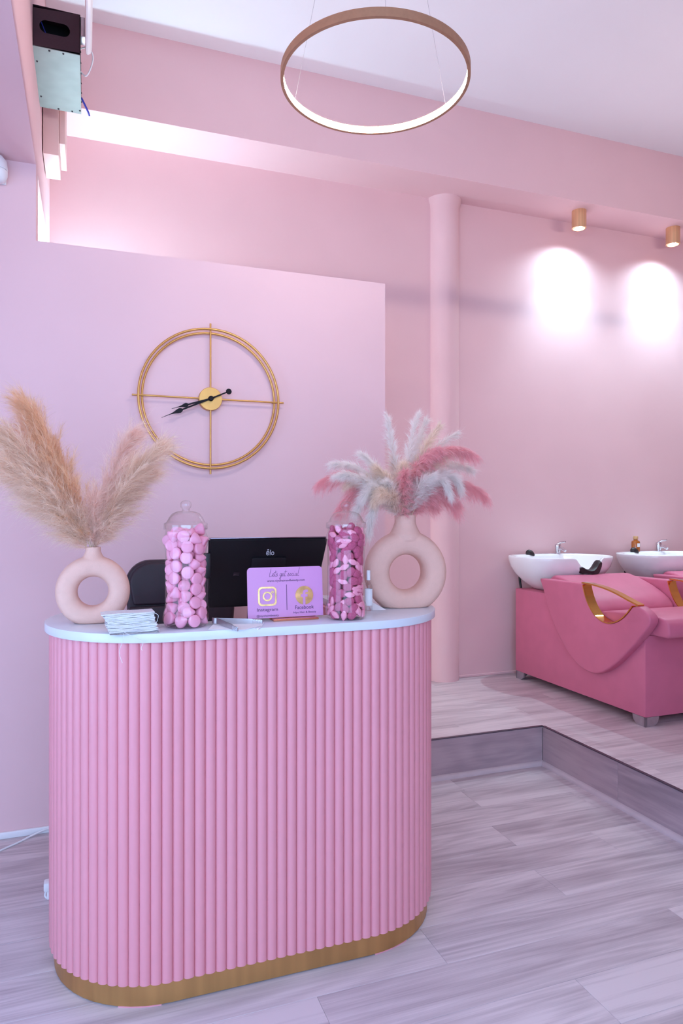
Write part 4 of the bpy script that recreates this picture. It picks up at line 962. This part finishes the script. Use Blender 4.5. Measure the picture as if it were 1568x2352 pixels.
    bm = bmesh.new(); R_ = []
    for s, z, dy, ysq in lv:
        ring = []
        for k in range(n):
            a = 2 * PI * k / n; c_, s_ = math.cos(a), math.sin(a); e = 2 / 2.5
            x = A_ * s * math.copysign(abs(c_) ** e, c_); y = B_ * s * ysq * math.copysign(abs(s_) ** e, s_)
            zz = z
            if z > 0.99 and y < 0: # neck notch in the rim towards the seat
                g = math.exp(-((cxb + x - nx_) / 0.088) ** 4) * min(1, max(0, -s_ * 1.6 - 0.5)); zz = z - g * 0.098 * min(1, (z - 0.99) / 0.06)
            ring.append(bm.verts.new(Vector((cxb + x, cyb + y + dy, zz)) - O))
        R_.append(ring)
    for a, b in zip(R_, R_[1:]):
        for k in range(n): bm.faces.new((a[k], a[(k + 1) % n], b[(k + 1) % n], b[k]))
    bm.faces.new(R_[0]); bm.faces.new(R_[-1])
    bs = from_bm('basin', bm, M['ceramic'], t, 1.0)
    # drain, tap, spray handset, neck rest, hose
    lathe('drain', [(0, 0.906), (0.022, 0.906), (0.024, 0.902), (0, 0.9)], M['chrome'], bs, 20, Vector((cxb, cyb + 0.02, 0)) - O)
    tx, ty = 3.232, 4.235; tz = 1.079
    lathe('tap_body', [(0, -0.006), (0.026, -0.006), (0.026, 0.004), (0.021, 0.008), (0.020, 0.045), (0.022, 0.05), (0.022, 0.066), (0.017, 0.072), (0, 0.072)], M['chrome'], bs, 24, Vector((tx, ty, tz)) - O)
    tube('tap_spout', [Vector((tx, ty, tz + 0.035)) - O, Vector((tx, ty - 0.05, tz + 0.04)) - O, Vector((tx, ty - 0.085, tz + 0.025)) - O], [0.012, 0.011, 0.010], M['chrome'], bs, 12)
    tube('tap_lever', [Vector((tx, ty, tz + 0.070)) - O, Vector((tx + 0.01, ty - 0.02, tz + 0.085)) - O, Vector((tx + 0.02, ty - 0.06, tz + 0.092)) - O], [0.012, 0.008, 0.006], M['chrome'], bs, 10)
    hx, hy = 2.985, 4.225
    bm = bmesh.new(); bmesh.ops.create_uvsphere(bm, u_segments=14, v_segments=8, radius=1.0)
    for v in bm.verts:
        v.co = Vector((v.co.x * 0.036, v.co.y * 0.026, max(-0.2, v.co.z) * 0.034 - 0.010 * v.co.x)) + Vector((hx, hy, 1.080)) - O
    from_bm('spray_holder', bm, M['rubber'], bs, 0.5)
    # crescent neck rest
    bm = bmesh.new(); nn = 16; R_ = []
    for k in range(nn + 1):
        u = -1 + 2 * k / nn; x = 0.088 * u
        zt_ = float(np.interp(u, [-1, -0.8, -0.5, -0.2, 0.15, 0.45, 0.7, 0.88, 1], [1.022, 1.026, 1.010, 1.002, 1.006, 1.024, 1.050, 1.062, 1.052])); zb_ = float(np.interp(u, [-1, -0.85, 0.7, 1], [1.008, 0.976, 0.974, 1.02]))
        yy = cyb - B_ + 0.0 + 0.02 * abs(u)
        R_.append([bm.verts.new(Vector((nx_ + x, yy + a, z)) - O) for a, z in ((-0.022, zb_), (0.03, zb_), (0.035, zt_ - 0.006), (0.02, zt_), (-0.012, zt_), (-0.026, zt_ - 0.008))])
    for a, b in zip(R_, R_[1:]):
        for k in range(6): bm.faces.new((a[k], a[(k + 1) % 6], b[(k + 1) % 6], b[k]))
    bm.faces.new(R_[0]); bm.faces.new(R_[-1])
    from_bm('neck_rest', bm, M['rubber'], bs, 0.8)
    tube('waste_hose', catmull([Vector((2.93, 4.22, 0.99)) - O, Vector((2.90, 4.23, 0.93)) - O, Vector((2.905, 4.22, 0.83)) - O], 6), 0.009, M['rubber'], bs, 8)
    box('basin_bracket', 2.98 - O.x, 3.28 - O.x, 4.10 - O.y, 4.16 - O.y, 0.80 - O.z, 0.90 - O.z, M['vinyl'], t, bev=0.006)
    return t
u1 = wash_unit('pink vinyl backwash chair with white basin, the one next to the round column')
u2 = copy_tree(u1); u2.location.x += 0.945; u2['label'] = 'pink vinyl backwash chair whose basin rim holds the amber bottle'
# amber bottle on the second basin rim
ab = thing('amber_bottle', 'small amber bottle with pale wooden cap on a basin rim', 'bottle', (WX + 0.945 - 0.135, 4.245, 1.0815))
lathe('bottle_body', [(0, 0), (0.029, 0), (0.032, 0.003), (0.032, 0.072), (0.028, 0.082), (0.016, 0.088), (0.015, 0.094), (0, 0.094)], M['amber'], ab, 28)
lathe('cap', [(0, 0.0945), (0.0175, 0.0945), (0.018, 0.097), (0.018, 0.116), (0.0165, 0.118), (0, 0.118)], M['cork'], ab, 24)
bm = bmesh.new()
for k in range(7):
    a = math.radians(-112 + 8 * k)
    for z in (0.036, 0.064): bm.verts.new((0.0325 * math.cos(a), 0.0325 * math.sin(a), z))
bm.verts.ensure_lookup_table()
for k in range(6): bm.faces.new([bm.verts[i] for i in (2 * k, 2 * k + 2, 2 * k + 3, 2 * k + 1)])
from_bm('label', bm, M['paper'], ab, 1.0)

# ================================================================== FLOOR CABLES BY THE WALL
cab = catmull([onZ(-90, 2000, 0.004), onZ(0, 1954, 0.004), onZ(40, 1936, 0.004), Vector((-0.22, 3.215, 0.012)), Vector((-0.165, 3.228, 0.022)), Vector((-0.09, 3.222, 0.012)), Vector((0.05, 3.19, 0.005)), Vector((0.16, 3.05, 0.005))], 8)
tag(tube('power_cable', cab, 0.004, M['white'], None, 8), 'white power cable running along the floor beside the skirting', 'cable')
pg = thing('power_adapter', 'small white power adapter on the floor behind the counter end', 'adapter', (-0.135, 2.69, 0.0))
box('adapter_body', -0.018, 0.03, -0.02, 0.02, 0.03, 0.062, M['white'], pg, bev=0.006)
tube('adapter_lead', catmull([(-0.010, 0, 0.031), (-0.014, -0.004, 0.012), (0.0, -0.006, 0.0032), (0.06, 0.01, 0.003), (0.12, 0.04, 0.003)], 6), 0.003, M['white'], pg, 6)
box('adapter_foot', -0.008, 0.028, -0.014, 0.014, 0.0, 0.031, M['white'], pg, bev=0.003)
